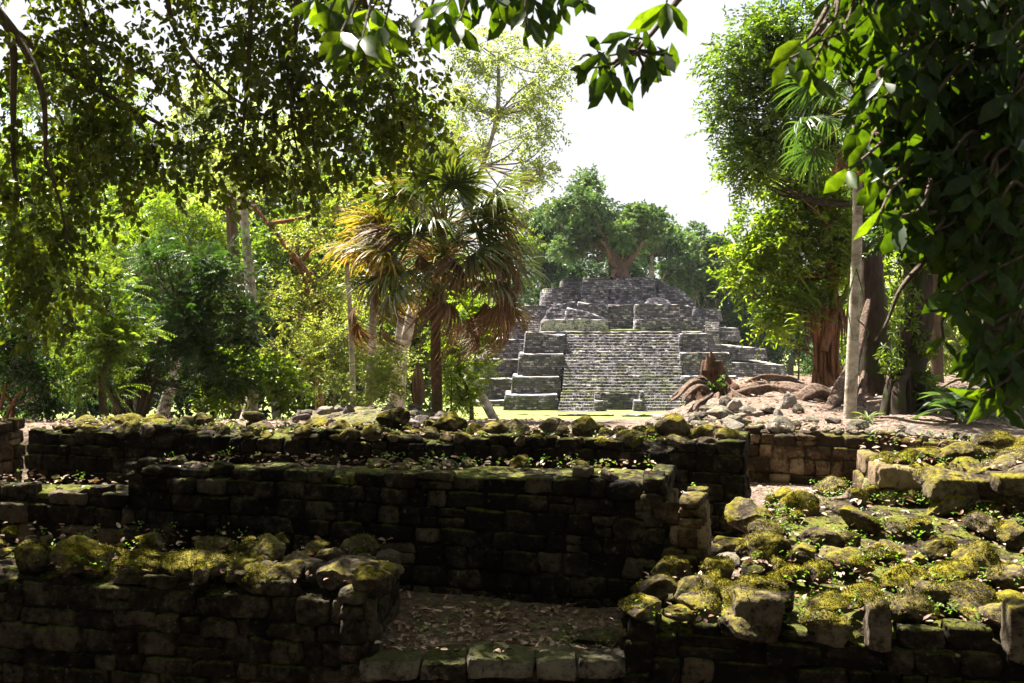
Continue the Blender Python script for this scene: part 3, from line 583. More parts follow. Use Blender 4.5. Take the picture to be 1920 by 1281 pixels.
for o in list(SC.objects):
    if o.name.startswith(('cap_stone', 'squared_block', 'kerb_stone', 'earth_fill')) and o.parent in (thC, thF, thD, thA) and o.type == 'MESH':
        nv = len(o.data.vertices); co_ = np.empty(nv*3, np.float32); no_ = np.empty(nv*3, np.float32); o.data.vertices.foreach_get('co', co_); o.data.vertices.foreach_get('normal', no_)
        Mx = np.array(o.matrix_world); Vw = co_.reshape(-1, 3)@Mx[:3, :3].T+Mx[:3, 3]; Nw = unit(no_.reshape(-1, 3)@np.linalg.inv(Mx[:3, :3]))
        near = Vw[:, 1] < (9.6 if o.parent is not thA else 0)
        k = np.where((Nw[:, 2] > .25) & (NZ[1](Vw*2.2)+.5*NZ[2](Vw*2.) > -.05) & (Vw[:, 1] < 12.5))[0]
        if not len(k): continue
        m_ = min(len(k)*2, int(900*max(o.dimensions)*2.2)) if o.name.startswith('cap') else min(len(k)*4, 16000)
        k = rng.choice(k, m_); Pm = Vw[k]+rng.normal(0, .006, (m_, 3)); Dm = Nw[k]+.75*rng.normal(size=(m_, 3)); L_ = rng.uniform(.008, .02, m_)
        leaves(mb, Pm, Dm, rnd(m_), L_, L_*.6, 'dia', .2, .3, tint=np.clip(rng.beta(1.3, 2.2, m_), 0, 1))
tag(mb.build('moss', mat_leaf('moss', [(.036, .034, .003), (.112, .104, .008), (.22, .205, .02)], .3, (1.4, 1.3, .4), .1, .8)), 'olive moss furring the tops of the stones', 'moss', kind='stuff')

# ------------------------------------------------------------------ stepped temple
TY = 71.0; HAZE = .00011
temple = thing('stepped_temple', (W(1160, 770, 73)[0], 76, 0), 'grey stone stepped temple with a wide central stair and terraces, rising beyond the lawn', 'temple')
def prism(name, foot, zb, zt, batter=.14, jit=.03, mats=None, seg=.45, dome=0.):
    """Battered stone body on a plan outline (counter-clockwise); worn upper edge."""
    foot = [np.array(p, float) for p in foot]; P = []; Nr = []
    k = len(foot); nrm = []
    for i in range(k):
        a, b = foot[i], foot[(i+1) % k]; t = (b-a)/np.linalg.norm(b-a); nrm.append(np.array([t[1], -t[0]]))
    for i in range(k):
        a, b = foot[i], foot[(i+1) % k]; n = max(1, int(np.linalg.norm(b-a)/seg))
        for j in range(n):
            t = j/n; P.append(a+(b-a)*t); nn = nrm[i] if j else (nrm[i]+nrm[i-1])/max(1+float(np.dot(nrm[i], nrm[i-1])), .3); Nr.append(nn)
    P = np.array(P); Nr = np.array(Nr); m = len(P)
    lev = [0, .35, .7, .93, 1.]; V = []
    zt_ = zt if np.ndim(zt) else np.full(m, float(zt))
    if np.ndim(zt): zt_ = np.interp(P[:, 0], zt[0], zt[1])
    for l in lev:
        q = P-Nr*(batter*l+(.05 if l == 1. else 0))+rng.normal(0, jit*.6, (m, 1))*Nr*(l > 0)
        z = zb+(zt_-zb)*l+(rng.normal(0, jit, m) if l > .9 else 0); V.append(np.column_stack([q, z]))
    V = np.concatenate(V); mb = MB(); i = np.arange(len(lev)-1)[:, None]*m; j = np.arange(m)[None]; kx = (j+1) % m
    mb.add(V, np.stack([i+j, i+kx, i+m+kx, i+m+j], -1).reshape(-1, 4), None, .5)
    top = V[-m:]; c = top.mean(0); c[2] += dome
    mb.add(np.vstack([top, c]), None, [[x, (x+1) % m, m] for x in range(m)], .5, 1)
    return mb.build(name, mats or [M['pyramid'], M['plaster']], temple, smooth=False)
def pbox(name, x0, x1, yt, yb, d, dep, batter=.16, top=None, jit=.03, cutl=0., cutr=0.):
    if d >= 70: d = 70+(d-70)*1.3
    X0, X1 = W(x0, 600, d)[0], W(x1, 600, d)[0]; zt = W(0, yt, d)[2] if np.ndim(yt) == 0 else None; zb = W(0, yb, d)[2]
    if zt is None: zt = (np.linspace(X0, X1, len(yt)), [W(0, y, d)[2] for y in yt])
    f = [(X0+cutl, d), (X1-cutr, d)]
    if cutr: f += [(X1-cutr*.4, d+cutr*.3), (X1, d+cutr)]
    f += [(X1, d+dep), (X0, d+dep)]
    if cutl: f += [(X0, d+cutl), (X0+cutl*.4, d+cutl*.3)]
    return prism(name, f, zb, zt, batter, jit, [M['pyramid'], top or M['plaster']])
# projecting stair blocks, left then right
pbox('stair_block', 943, 1050, 741, 771, 70., 6); pbox('stair_block', 957.5, 1054, 707, 742, 71.1, 6); pbox('stair_block', 970, 1062, 664, 708, 72.2, 6); pbox('stair_block', 982, 1065, [624, 624, 628, 628], 665, 73.3, 6)
pbox('stair_block', 1274, 1402, 741, 771, 70., 6); pbox('stair_block', 1274, 1388, 706, 742, 71.1, 6); pbox('stair_block', 1273, 1374, 662, 707, 72.2, 6); pbox('stair_block', 1272, 1353, 626, 663, 73.3, 6)
# long terraces behind them
pbox('terrace', 850, 1500, 752, 774, 72.2, 24, cutl=0.70); pbox('terrace', 862, 1516, 711, 753, 73.6, 22, cutl=0.88, cutr=0.90); pbox('terrace', 878, 1482, [673, 674, 674, 676, 686], 712, 75., 20, cutl=0.90, cutr=0.90)
pbox('terrace', 905, 1443, [637, 637, 638, 645, 655], 675, 76.4, 18, cutl=0.90, cutr=0.52); pbox('terrace', 944, 1393, [603, 601, 601, 610, 616], 640, 77.6, 16, cutl=0.77, cutr=.8, top=M['plaster'])
pbox('terrace', 974, 1357, [573, 571, 570, 574, 580], 603, 79.4, 14, cutl=0.56, cutr=0.42)
pbox('upper_wall', 1015, 1092, [541, 538, 537], 575, 80.6, 8, cutl=.8, top=M['lawn']); pbox('upper_wall', 1053, 1094, 523, 545, 82.4, 6, cutl=.4, top=M['lawn'])
pbox('upper_wall', 1228, 1312, [522, 531, 538, 552, 574], 600, 80.8, 8, batter=.5, jit=.04)
# summit block with a worn flight of steps on its left half
pbox('summit_block', 1089, 1238, 521, 575, 80.0, 8, batter=.5, top=M['lawn'])
def stair(name, x0, x1, yb, yt, d0, d1, n, wid=None, m='pyramid', jit=.012, seg=.35):
    d0, d1 = (70+(x-70)*1.3 if x > 70 else x for x in (d0, d1))
    zb, zt = W(0, yb, d0)[2], W(0, yt, d1)[2]; prof = []
    for i in range(n):
        z0 = lerp(zb, zt, i/n); z1 = lerp(zb, zt, (i+1)/n); y0 = lerp(d0, d1, i/n); y1 = lerp(d0, d1, (i+1)/n); h = z1-z0
        prof += [(y0, z0, 0), (y0+.01, z1-h*.30, 0), (y0+.05, z1-h*.10, 1)]           # riser, worn nose; the tread falls gently outward
    prof.append((d1, zt, 1)); k = len(prof)
    def line(x0_, x1_, f): return lerp(x0_, x1_, f)
    f = np.linspace(0, 1, 56); V = []
    for y, z, s in prof:
        t = (z-zb)/(zt-zb); xa, xb = lerp(x0[0], x0[1], t), lerp(x1[0], x1[1], t)
        X = (lerp(xa, xb, f)-960)/F*lerp(d0, d1, t)
        V.append(np.column_stack([X, y+rng.normal(0, jit, 56), z+rng.normal(0, jit, 56)+.035*NZ[1](np.column_stack([X*.9, 0*X+z*1.4, 0*X]))+.02*NZ[2](np.column_stack([X, 0*X+z*3, 0*X]))]))
    V = np.concatenate(V); i = np.arange(k-1)[:, None]*56; j = np.arange(55)[None]
    Q = np.stack([i+j, i+j+1, i+56+j+1, i+56+j], -1).reshape(-1, 4); mi = (np.arange(k-1) % 3 == 2)
    mb = MB(); mb.add(V, Q, None, .5); mb.qm = [np.repeat(mi.astype(int), 55)]
    for col in (0, 55):                                            # solid side cheeks
        e = V[col::56]; lo = e.copy(); lo[:, 2] = zb-.3; kk = len(e); qq = [[x, x+1, kk+x+1, kk+x] for x in range(kk-1)]
        mb.add(np.vstack([e, lo]), qq, None, .5)
    return mb.build(name, [M[m], M['step_top']], temple, smooth=False)
M['step_top'] = mat_simple_noise('step_top', (.085, .076, .072), (.22, .20, .185), 5, .4, .04, c2=(.16, .17, .06), sc2=.8)
stair('summit_stair', (1088, 1092), (1141, 1140), 575, 522, 79.6, 80.25, 8)
stair('grand_stair', (1054, 1063), (1281, 1272), 738, 627, 70.6, 74.4, 20)
for x0, x1 in (((1045, 1052), (1117, 1116)), ((1206, 1206), (1288, 1282))): stair('lower_stair', x0, x1, 775, 736, 69.0, 70.7, 7)
pbox('niche_wall', 1116, 1208, 737.5, 774, 70.35, 1.); pbox('niche_pillar', 1114, 1134, 752, 773, 69.2, .9, .05); pbox('niche_pillar', 1188, 1209, 752, 773, 69.2, .9, .05)
pbox('niche_pillar', 1115, 1127, 737, 773, 69.9, .7, .05); pbox('niche_pillar', 1199, 1209, 737, 773, 69.9, .7, .05)
pbox('stair_landing', 1010, 1322, 622, 640, 74.3, 6, top=M['lawn'])
# ruined rooms on the landing
M['lime'] = mat_pyramid('limewashed_stone', .1, .5)
for nm, x0, x1, yt, yb, d, dep, bat in (('room_wall', 1013, 1142, [601, 598, 597, 600], 625, 75.2, 1.4, .1), ('room_wall', 1190, 1321, [600, 597, 597, 599], 626, 75.2, 1.4, .1)):
    o = pbox(nm, x0, x1, yt, yb, d, dep, bat, jit=.035)
    if x0 == 1013: o.data.materials[0] = M['lime']
pbox('room_wall', 1058, 1140, [578, 579, 584, 592, 597], 602, 75.9, 1.0, .2, jit=.045); pbox('room_wall', 1014, 1092, [590, 576, 568, 566, 566], 604, 76.5, 1.4, .5, jit=.05); pbox('room_wall', 1080, 1145, [566, 571, 573], 604, 76.6, 1., .2, jit=.04)
pbox('room_wall', 1190, 1298, [571, 570, 572, 574], 604, 75.9, 1.2, .08, jit=.06); pbox('room_wall', 1297, 1322, [575, 582, 596], 606, 76.2, 1.2, .3, jit=.04); pbox('room_wall', 1204, 1268, [566, 559, 558, 561, 572], 576, 76.7, 1.5, .4, jit=.04)
pbox('room_back_wall', 1138, 1194, 572, 625, 77.0, 1.)
prism('grass_ledge', [(W(1128, 0, 76.6)[0], 76.6), (W(1200, 0, 76.6)[0], 76.6), (W(1200, 0, 76.6)[0], 79.0), (W(1128, 0, 76.6)[0], 79.0)], W(0, 623, 76.6)[2]-.3, W(0, 617.5, 77.5)[2], .02, .01, [M['lawn'], M['lawn']])
for x0, x1, d in ((990, 1012, 76.9), (1322, 1348, 76.9)): stair('side_stair', (x0, x0), (x1, x1), 624, 604, d, d+1., 5)
th = thing('lawn_kerb', (W(1100, 780, 65)[0], 65, 0), 'low stone kerb across the lawn in front of the temple stair', 'kerb')
temple_bak = temple; temple = th
pbox('kerb_wall', 1045, 1152, 777, 790, 65.6, .6, .03, top=M['lawn']); pbox('kerb_wall', 1166, 1262, 779, 790, 65.2, .6, .03); pbox('kerb_wall', 880, 1040, 779, 792, 66, .5, .03, top=M['lawn'])
temple = temple_bak

# ------------------------------------------------------------------ trees
def ell(px, py, rx, ry, d, rd=None):
    c = W(px, py, d); return c, np.array([rx/F*d, (rd if rd is not None else (rx+ry)/2/F*d*.8), ry/F*d])
def clumps(es, size):
    """split each crown ellipse into irregular overlapping clumps"""
    out = []
    for c, R in es:
        n = max(3, int(1.5*(R[0]*R[2]/size**2)**1.))
        n = min(int(n*1.25)+1, 80)
        for _ in range(n):
            d = rnd(1)[0]; r = rng.uniform(.25, 1.)**.5
            s = size*rng.choice([.45, .65, .85, 1.1, 1.3]); out.append((c+d*R*r*.9, np.array([s, s, s*rng.uniform(.6, 1.1)])))
    return out
def tree(name, label, base, trunk, r0, es, size, K, n, tl, L, Wd, mat, bark='bark_grey', style='alt', kind='dia', up=.3, group=None, cat='tree', limbs=1., keep=None, r1=.45, extra=None, hang=0., lump=.12):
    """trunk: list of points from the ground up; es: crown ellipsoids; K twigs per clump"""
    base = np.array(base, float); th = thing(name, base, label, cat, group)
    pts = [base-np.array([0, 0, .15])]+[np.array(p, float) for p in trunk]
    cs = clumps(es, size); mb = MB()
    rad = np.linspace(1., r1, len(pts))*r0; rad[0] *= 1.35
    tube(mb, pts, rad, 10, lump, seed=rng.uniform(0, 9))
    tops = np.array(pts[1:])
    for c, R in cs:
        if rng.random() > limbs: continue
        k = np.argmin(np.linalg.norm(tops-c, axis=1)+np.maximum(0, tops[:, 2]-c[2]+.2)*1.2); s = tops[k]
        mid = (s+c)/2+rng.normal(0, .12, 3)*np.linalg.norm(c-s)+np.array([0, 0, -.08])*np.linalg.norm(c-s)
        rr = min(r0*.32, .015+.014*np.linalg.norm(c-s)); tube(mb, [s, mid, c], [rr, rr*.6, rr*.2], 6, .05, seed=rng.uniform(0, 9))
    if extra: extra(mb)
    mb.build('trunk', M[bark], th)
    lb = MB()
    for c, R in cs: sprays(lb, c, R, int(K*DENS), n, tl, L, Wd, kind, up, style, keep, hang, tintbias=rng.normal(0, .1))
    if lb.n: lb.build('crown', M[mat], th)
    return th
def gb(px, d): x = (px-960)/F*d; return np.array([x, d, float(T(x, d))])
def tp(*p): return [W(*q) for q in p]

BG = 'trees of the jungle edge'; DENS = 2.0
# --- behind the temple
th = tree('gnarled_tree', 'big round-crowned tree with a red gnarled forked trunk, growing on the temple summit', W(1168, 522, 86.5), tp((1166, 505, 86.5), (1163, 492, 86.5), (1150, 470, 87.0)), .5,
     [ell(1100, 395, 75, 48, 87.5, 4), ell(1150, 425, 75, 50, 86.5, 4), ell(1066, 442, 58, 40, 88.5, 3.5), ell(1212, 432, 50, 40, 86.5, 3), ell(1060, 410, 40, 40, 89.5, 3), ell(1120, 360, 52, 22, 89.5, 3)], 1.15, 34, 9, .6, .30, .19, 'lf_far', 'bark_gumbo', up=.5, r1=.6,
     extra=lambda mb: [tube(mb, tp((1166, 500, 86.5), (1180, 490, 86.1), (1195, 470, 85.7), (1205, 452, 85.5)), [.4, .3, .22, .12], 8, .1), tube(mb, tp((1162, 505, 86.5), (1146, 490, 86.0), (1140, 465, 85.5), (1125, 450, 85.5)), [.36, .26, .18, .1], 8, .1), tube(mb, tp((1166, 502, 86.5), (1170, 480, 86.5), (1165, 455, 87.0)), [.42, .28, .15], 8, .1), tube(mb, tp((1158, 515, 85.7), (1152, 508, 85.5), (1147, 522, 82.8)), [.2, .22, .14], 8, .2)])
for i, (bx, d, es, mat, lab) in enumerate([
    (1290, 100, [(1290, 450, 52, 40), (1300, 500, 60, 45), (1275, 530, 40, 30)], 'lf_far', 'dark rounded tree right behind the temple summit, beside the gnarled tree'),
    (1362, 102, [(1345, 480, 50, 35), (1370, 520, 55, 45), (1340, 540, 40, 40)], 'lf_fardark', 'very dark tree with thin grey trunk beyond the right end of the temple'),
    (1235, 98, [(1222, 415, 26, 26), (1240, 440, 36, 32), (1245, 475, 45, 30)], 'lf_fardark', 'narrow pointed tree just right of the gnarled tree crown'),
    (1430, 98, [(1420, 520, 55, 45), (1440, 570, 50, 50), (1400, 600, 40, 40), (1450, 640, 45, 40)], 'lf_fardark', 'deep green tree in shade behind the right terraces'),
    (1010, 100, [(1020, 420, 40, 45), (1000, 480, 50, 50), (1015, 540, 45, 40)], 'lf_fardark', 'dark tree left of the gnarled tree, partly behind the fan palm'),
    (1395, 112, [(1370, 470, 40, 25), (1410, 490, 45, 30)], 'lf_far', 'hazy far tree whose rounded top closes the skyline on the right'),
    (1060, 108, [(1050, 500, 50, 40), (1100, 510, 45, 30), (1180, 505, 45, 25)], 'lf_fardark', 'shadowy tree low behind the left corner of the temple summit'),
    (1480, 104, [(1480, 600, 60, 70), (1520, 660, 50, 60), (1490, 540, 50, 40)], 'lf_fardark', 'dark tree between the temple and the red strangler trunk'),
    (1330, 106, [(1330, 580, 55, 50), (1385, 610, 55, 50), (1310, 545, 40, 30)], 'lf_fardark', 'low dark tree filling the gap right of the upper temple walls')]):
    b = gb(bx, d); c0 = W(es[0][0], es[0][1]+20, d)
    tree('broadleaf_tree', lab, b, [lerp(b, c0, .5)+np.array([.5*rng.normal(), 0, 0]), c0], .35, [ell(*e, d, 3.5) for e in es], 1.2, 30, 8, .6, .34, .2, mat, 'bark_grey', group='trees behind the temple', up=.5)

# --- left jungle, far to near
def jt(lab, bx, d, es, size, K, n, tl, L, Wd, mat, bark='bark_grey', r0=.16, trunk=None, name='jungle_tree', **kw):
    b = gb(bx, d); c0 = W(es[0][0], es[0][1]+es[0][3]*.3, d)
    tr = tp(*trunk) if trunk else [lerp(b, c0, .35)+np.array([.2*rng.normal(), .1, 0]), lerp(b, c0, .7)+np.array([.2*rng.normal(), 0, 0]), c0]
    return tree(name, lab, b, tr, r0, [ell(*e[:4], d+(e[4] if len(e) > 4 else 0)) for e in es], size, K, n, tl, L, Wd, mat, bark, group=BG, **kw)
jt('tall pale tree standing far back behind the upper left branches', 150, 52, [(120, 200, 130, 120), (220, 300, 120, 100), (60, 350, 110, 110)], 1.1, 26, 8, .7, .26, .13, 'lf_bright')
jt('tall hazy pale-leaved tree rising in the gap left of centre', 400, 55, [(395, 230, 75, 90), (360, 330, 90, 80), (440, 330, 70, 80)], 1.1, 26, 8, .7, .24, .11, 'lf_pale')
jt('tall light green tree directly behind the hanging round-leaved branches', 570, 54, [(560, 290, 110, 110), (640, 380, 90, 100), (520, 410, 90, 90)], 1.1, 24, 8, .7, .24, .12, 'lf_pale')
jt('tall leafy tree behind the top of the fan palm', 740, 52, [(700, 210, 95, 110), (770, 300, 95, 100), (690, 380, 90, 90)], 1.0, 24, 8, .6, .22, .12, 'lf_bright')
jt('slender tall tree with airy yellow-green foliage against the sky, behind the palm', 930, 44, [(930, 110, 70, 45), (890, 170, 70, 60), (985, 195, 70, 60), (940, 260, 75, 60), (1010, 270, 50, 55), (1035, 130, 35, 45), (880, 90, 40, 35), (995, 340, 50, 35)], .8, 14, 8, .6, .19, .085, 'lf_pale', 'bark_grey', trunk=((838, 600, 44), (862, 430, 44), (905, 310, 44), (932, 215, 44), (935, 110, 44)), up=.2, extra=lambda mb: [tube(mb, tp((925, 250, 44), (945, 212, 44), (1000, 180, 43.6)), [.1, .07, .03], 6), tube(mb, tp((930, 360, 44), (985, 345, 43.5), (1030, 300, 43)), [.09, .06, .02], 6)])
jt('deep green forest tree far back on the left', 250, 44, [(250, 470, 140, 120), (150, 560, 120, 130), (330, 600, 120, 120)], 1.0, 28, 8, .7, .26, .14, 'lf_mid')
jt('shadowy forest tree behind the two tall grey trunks', 520, 46, [(520, 520, 110, 110), (600, 620, 110, 110), (450, 620, 100, 110)], 1.0, 28, 8, .7, .26, .14, 'lf_mid')
jt('shadowy forest tree low behind the fan palm trunk', 820, 44, [(790, 560, 110, 110), (860, 600, 60, 80), (760, 660, 110, 80)], 1.0, 28, 8, .7, .24, .13, 'lf_mid')
jt('darker tree between the fan palm and the temple', 900, 96, [(940, 560, 60, 60), (975, 490, 45, 60), (900, 620, 60, 60)], 1.3, 30, 8, .6, .24, .13, 'lf_bright')
jt('bright yellow-green tree at the left edge behind the dark hanging leaves', 60, 33, [(60, 340, 110, 90), (90, 440, 120, 80), (30, 560, 100, 90), (130, 640, 90, 70)], .75, 22, 8, .5, .19, .10, 'lf_bright')
jt('leafy tree seen between the dark feathery tree and the hanging branches', 300, 30, [(320, 400, 95, 60), (240, 460, 90, 70), (400, 440, 70, 60)], .6, 20, 14, .5, .13, .045, 'lf_bright', style='pin')
jt('dark feathery-leaved tree filling the left middle ground with several thin stems', 262, 23, [(330, 530, 110, 90), (290, 620, 120, 90), (400, 610, 100, 90), (350, 700, 130, 55), (420, 520, 50, 60), (220, 690, 90, 60)], .5, 24, 18, .42, .095, .03, 'lf_dark', 'bark_brown', .10, style='pin',
   extra=lambda mb: [tube(mb, tp(*q), [.09, .07, .03], 8, .1) for q in (((228, 775, 22.6), (205, 735, 22.7), (180, 640, 23)), ((245, 775, 23), (238, 715, 23), (250, 600, 23)), ((272, 775, 23), (285, 730, 23), (330, 600, 23)), ((215, 775, 23.2), (222, 730, 23), (215, 640, 23)))])
jt('young feathery tree with bright sunlit tips in front of the dark feathery tree', 200, 20.5, [(200, 560, 60, 50), (170, 630, 80, 55), (235, 650, 60, 50), (150, 700, 80, 50)], .4, 20, 18, .4, .085, .028, 'lf_mid', 'bark_brown', .07, style='pin', name='young_tree')
jt('blue-green bushy shrub with slanting bare stems at the far left edge', 20, 20, [(30, 690, 70, 45), (70, 735, 80, 40), (0, 620, 60, 70)], .4, 26, 9, .35, .10, .04, 'lf_dark', 'bark_red', .05, name='jungle_shrub', cat='shrub',
   extra=lambda mb: [tube(mb, tp(*q), [.035, .03, .02], 6) for q in (((8, 790, 19.5), (30, 745, 19.5), (45, 730, 19.5)), ((0, 770, 19.6), (6, 740, 19.6), (10, 720, 19.6)))])
jt('tall tree with a pale mottled trunk bending at its foot, left of centre', 462, 25, [(470, 330, 70, 50), (520, 300, 60, 50)], .6, 9, 8, .5, .14, .07, 'lf_pale', 'bark_pale', .17, trunk=((474, 742, 25), (478, 700, 25), (474, 620, 25), (470, 540, 25), (462, 450, 25), (457, 380, 25), (460, 310, 25)), r1=.55)
jt('dark straight trunk standing beside the pale mottled trunk', 448, 27, [(430, 320, 60, 50), (390, 360, 60, 40)], .6, 9, 8, .5, .14, .07, 'lf_pale', 'bark_brown', .17, trunk=((446, 700, 27), (444, 560, 27), (438, 470, 27), (434, 400, 27), (432, 330, 27)), r1=.8)
jt('open tree of small yellowish leaves with long bare reddish branches', 600, 27, [(590, 470, 90, 60), (560, 560, 80, 70), (630, 540, 60, 70), (540, 640, 80, 60)], .55, 13, 8, .4, .10, .055, 'lf_yellow', 'bark_red', .10, trunk=((598, 690, 27), (590, 600, 27), (560, 500, 27), (520, 440, 27), (470, 380, 27)),
   extra=lambda mb: [tube(mb, tp(*q), [.07, .05, .02], 6, .1) for q in (((530, 455, 27), (570, 500, 26.6), (590, 540, 26.5)), ((560, 500, 27), (590, 455, 26.8), (610, 430, 26.8)), ((500, 420, 27), (560, 410, 26.6), (600, 395, 26.5)), ((575, 545, 27), (610, 570, 26.5), (640, 620, 26.4)), ((480, 555, 26.5), (430, 560, 26.6), (395, 520, 26.8)))])
jt('broad-leaved bush glowing bright green at the foot of the pale mottled trunk', 420, 24, [(425, 735, 40, 30), (520, 715, 60, 45), (450, 690, 45, 40)], .4, 16, 8, .3, .15, .07, 'lf_bright', r0=.04, name='jungle_shrub', cat='shrub')
jt('light feathery thicket of small yellow-green leaves left of the fan palm', 640, 25, [(620, 650, 75, 60), (560, 700, 70, 45), (650, 580, 50, 60), (690, 690, 60, 50)], .45, 18, 9, .35, .085, .045, 'lf_yellow', r0=.05, name='jungle_shrub', cat='shrub')
jt('thin pale upright trunk, the left one of the pair left of the fan palm', 663, 24, [(655, 430, 60, 60), (640, 380, 50, 50)], .5, 12, 8, .4, .11, .055, 'lf_yellow', 'bark_pale', .075, trunk=((662, 730, 24), (660, 660, 24), (657, 590, 24), (650, 480, 24), (648, 400, 24)), r1=.7, name='slender_tree')
jt('thicker pale upright trunk with grey patches, next to the fan palm', 690, 23, [(700, 420, 50, 50), (720, 370, 60, 50)], .5, 10, 8, .4, .11, .055, 'lf_mid', 'bark_pale', .10, trunk=((692, 730, 23), (697, 650, 23), (699, 590, 23), (704, 500, 23), (706, 430, 23)), r1=.75, name='slender_tree')
jt('thick pale leaning trunk behind the fan palm', 745, 31, [(800, 400, 80, 60), (780, 320, 70, 60)], .6, 12, 8, .45, .14, .07, 'lf_mid', 'bark_pale', .2, trunk=((752, 690, 31), (766, 620, 31), (778, 560, 31), (790, 470, 31), (795, 400, 31)), r1=.7, name='slender_tree')
jt('pale sapling leaning beside the thick pale trunk', 733, 30, [(750, 480, 50, 50)], .5, 10, 8, .4, .12, .06, 'lf_mid', 'bark_pale', .11, trunk=((745, 650, 30), (752, 590, 30), (756, 540, 30), (752, 490, 30)), r1=.7, name='slender_tree')
jt('low sunlit shrub at the foot of the fan palm on its left', 700, 22.5, [(650, 735, 60, 28), (720, 725, 50, 30), (740, 690, 40, 35)], .35, 18, 9, .3, .085, .04, 'lf_pale', r0=.03, name='jungle_shrub', cat='shrub')
jt('bushy green feathery sapling right of the fan palm, in front of the temple corner', 885, 24, [(862, 640, 38, 55), (880, 700, 42, 45), (855, 735, 40, 28), (905, 620, 24, 36), (868, 580, 36, 36)], .36, 18, 18, .34, .085, .03, 'lf_bright', 'bark_brown', .05, style='pin', name='young_tree')

# --- right side
GR = 'trees on the root mound'
lean = jt('tall shiny-leaved tree with a dark ivy-covered trunk, leaning in from the right', 1640, 22.5, [(1405, 160, 52, 55), (1400, 250, 45, 60), (1450, 100, 70, 60), (1500, 60, 80, 60), (1470, 200, 60, 60), (1530, 160, 80, 80), (1560, 260, 70, 60), (1400, 320, 34, 30), (1440, 290, 40, 30), (1370, 130, 30, 30), (1365, 210, 24, 30), (1480, 260, 50, 40), (1430, 50, 40, 40)], .42, 16, 10, .5, .13, .055, 'lf_glossy', 'bark_mossy', .36, trunk=((1640, 700, 22.5), (1638, 600, 22.5), (1632, 500, 22.5), (1620, 380, 22.5), (1560, 270, 22.5), (1500, 190, 22.5)), style='alt', r1=.22, name='leaning_tree', lump=.25)
for s, (q_, r_) in enumerate(((((1630, 560, 22.3), (1606, 660, 21.6), (1585, 720, 21), (1555, 768, 20.2), (1512, 790, 19.6)), (.14, .16, .17, .16, .08)), (((1610, 640, 22), (1590, 715, 21.6), (1560, 742, 21.4), (1530, 735, 21.3), (1490, 755, 21), (1450, 778, 20.6)), (.10, .16, .2, .21, .16, .06)), (((1660, 690, 22.2), (1680, 745, 21.5), (1700, 790, 20.5)), (.3, .2, .08)), (((1620, 700, 22), (1612, 750, 21.2), (1600, 790, 20.3)), (.25, .16, .08)))):
    mb = MB(); tube(mb, tp(*q_), np.array(r_)*(.7 if s else .8)*np.array([.3]+[1]*(len(r_)-1)), 14, .36, seed=s, sub=12, cap=True); mb.build('root', M['root'], lean)
jt('bushy yellow-green tree on a red strangler trunk with hanging roots, beside the temple', 1545, 26, [(1470, 420, 70, 60), (1430, 495, 50, 36), (1500, 490, 60, 50), (1400, 515, 34, 24), (1560, 440, 60, 90), (1505, 555, 45, 40), (1520, 360, 70, 60), (1570, 340, 60, 60), (1455, 590, 26, 24), (1500, 320, 40, 40), (1590, 500, 50, 60), (1420, 450, 45, 45), (1460, 350, 50, 40)], .42, 14, 10, .6, .18, .062, 'lf_lance', 'bark_red', .30, trunk=((1546, 680, 26), (1548, 600, 26), (1556, 520, 26), (1570, 450, 26)), style='alt', name='strangler_tree', r1=.5, lump=.3,
   extra=lambda mb: [tube(mb, tp((1520+k*5.2+5*math.sin(k*2), 588-9*(k % 4), 25.8+.12*(k % 3)), (1526+k*3.9, 622, 25.65+.1*(k % 2)), (1529+k*3.2+3*math.sin(k*3), 670, 25.6+.12*(k % 3)), (1523+k*4.4, 738, 25.5+.15*(k % 2))), [(.05, .07, .10)[k % 3], (.06, .05, .10)[k % 3], (.045, .05, .085)[k % 3], (.05, .04, .13)[k % 3]], 8, .3, seed=k, sub=8) for k in range(12)]+[tube(mb, tp((x0, y0, 25.7), (x0+4*math.sin(k), y0+40, 25.6), (x0+3*math.cos(k*2), y1, 25.6)), [.03, .018, .006], 5, .2) for k, (x0, y0, y1) in enumerate(((1510, 585, 650), (1514, 592, 690), (1576, 585, 700), (1583, 580, 660), (1590, 575, 640), (1570, 590, 715), (1579, 590, 680), (1596, 580, 630)))]+[tube(mb, tp((1580, 580, 25.7), (1592+3*k, 640, 25.6), (1586+6*k, 660+18*k, 25.6)), [.02, .015, .008], 5) for k in range(4)]+[tube(mb, tp((1575, 560, 26), (1556, 610, 25.7), (1545, 660, 25.5)), [.16, .14, .1], 8, .1)])
jt('stilt-rooted fig trunk wrapped in climbing leaves, at the right of the mound', 1705, 19.2, [(1700, 420, 70, 70), (1760, 360, 80, 80), (1680, 330, 60, 60)], .55, 22, 10, .35, .13, .06, 'lf_dark', 'bark_mossy', .24, trunk=((1700, 720, 19.2), (1712, 650, 19.2), (1722, 580, 19.2), (1720, 500, 19.2), (1725, 420, 19.2)), name='fig_tree', r1=1.15, lump=.28,
   extra=lambda mb: [tube(mb, tp(*q), r, 9, .2, seed=s) for s, (q, r) in enumerate(((((1690, 680, 19), (1668, 730, 18.8), (1655, 795, 18.6)), (.07, .10, .09)), (((1700, 690, 18.9), (1685, 735, 18.6), (1688, 800, 18.4)), (.09, .11, .13)), (((1700, 650, 18.9), (1704, 710, 18.8), (1708, 790, 18.7)), (.03, .035, .03)), (((1725, 700, 19.2), (1735, 760, 19), (1790, 800, 18.8)), (.2, .14, .06)), (((1722, 560, 19), (1700, 610, 18.9), (1690, 680, 18.9)), (.1, .12, .08))))])
lb = MB()
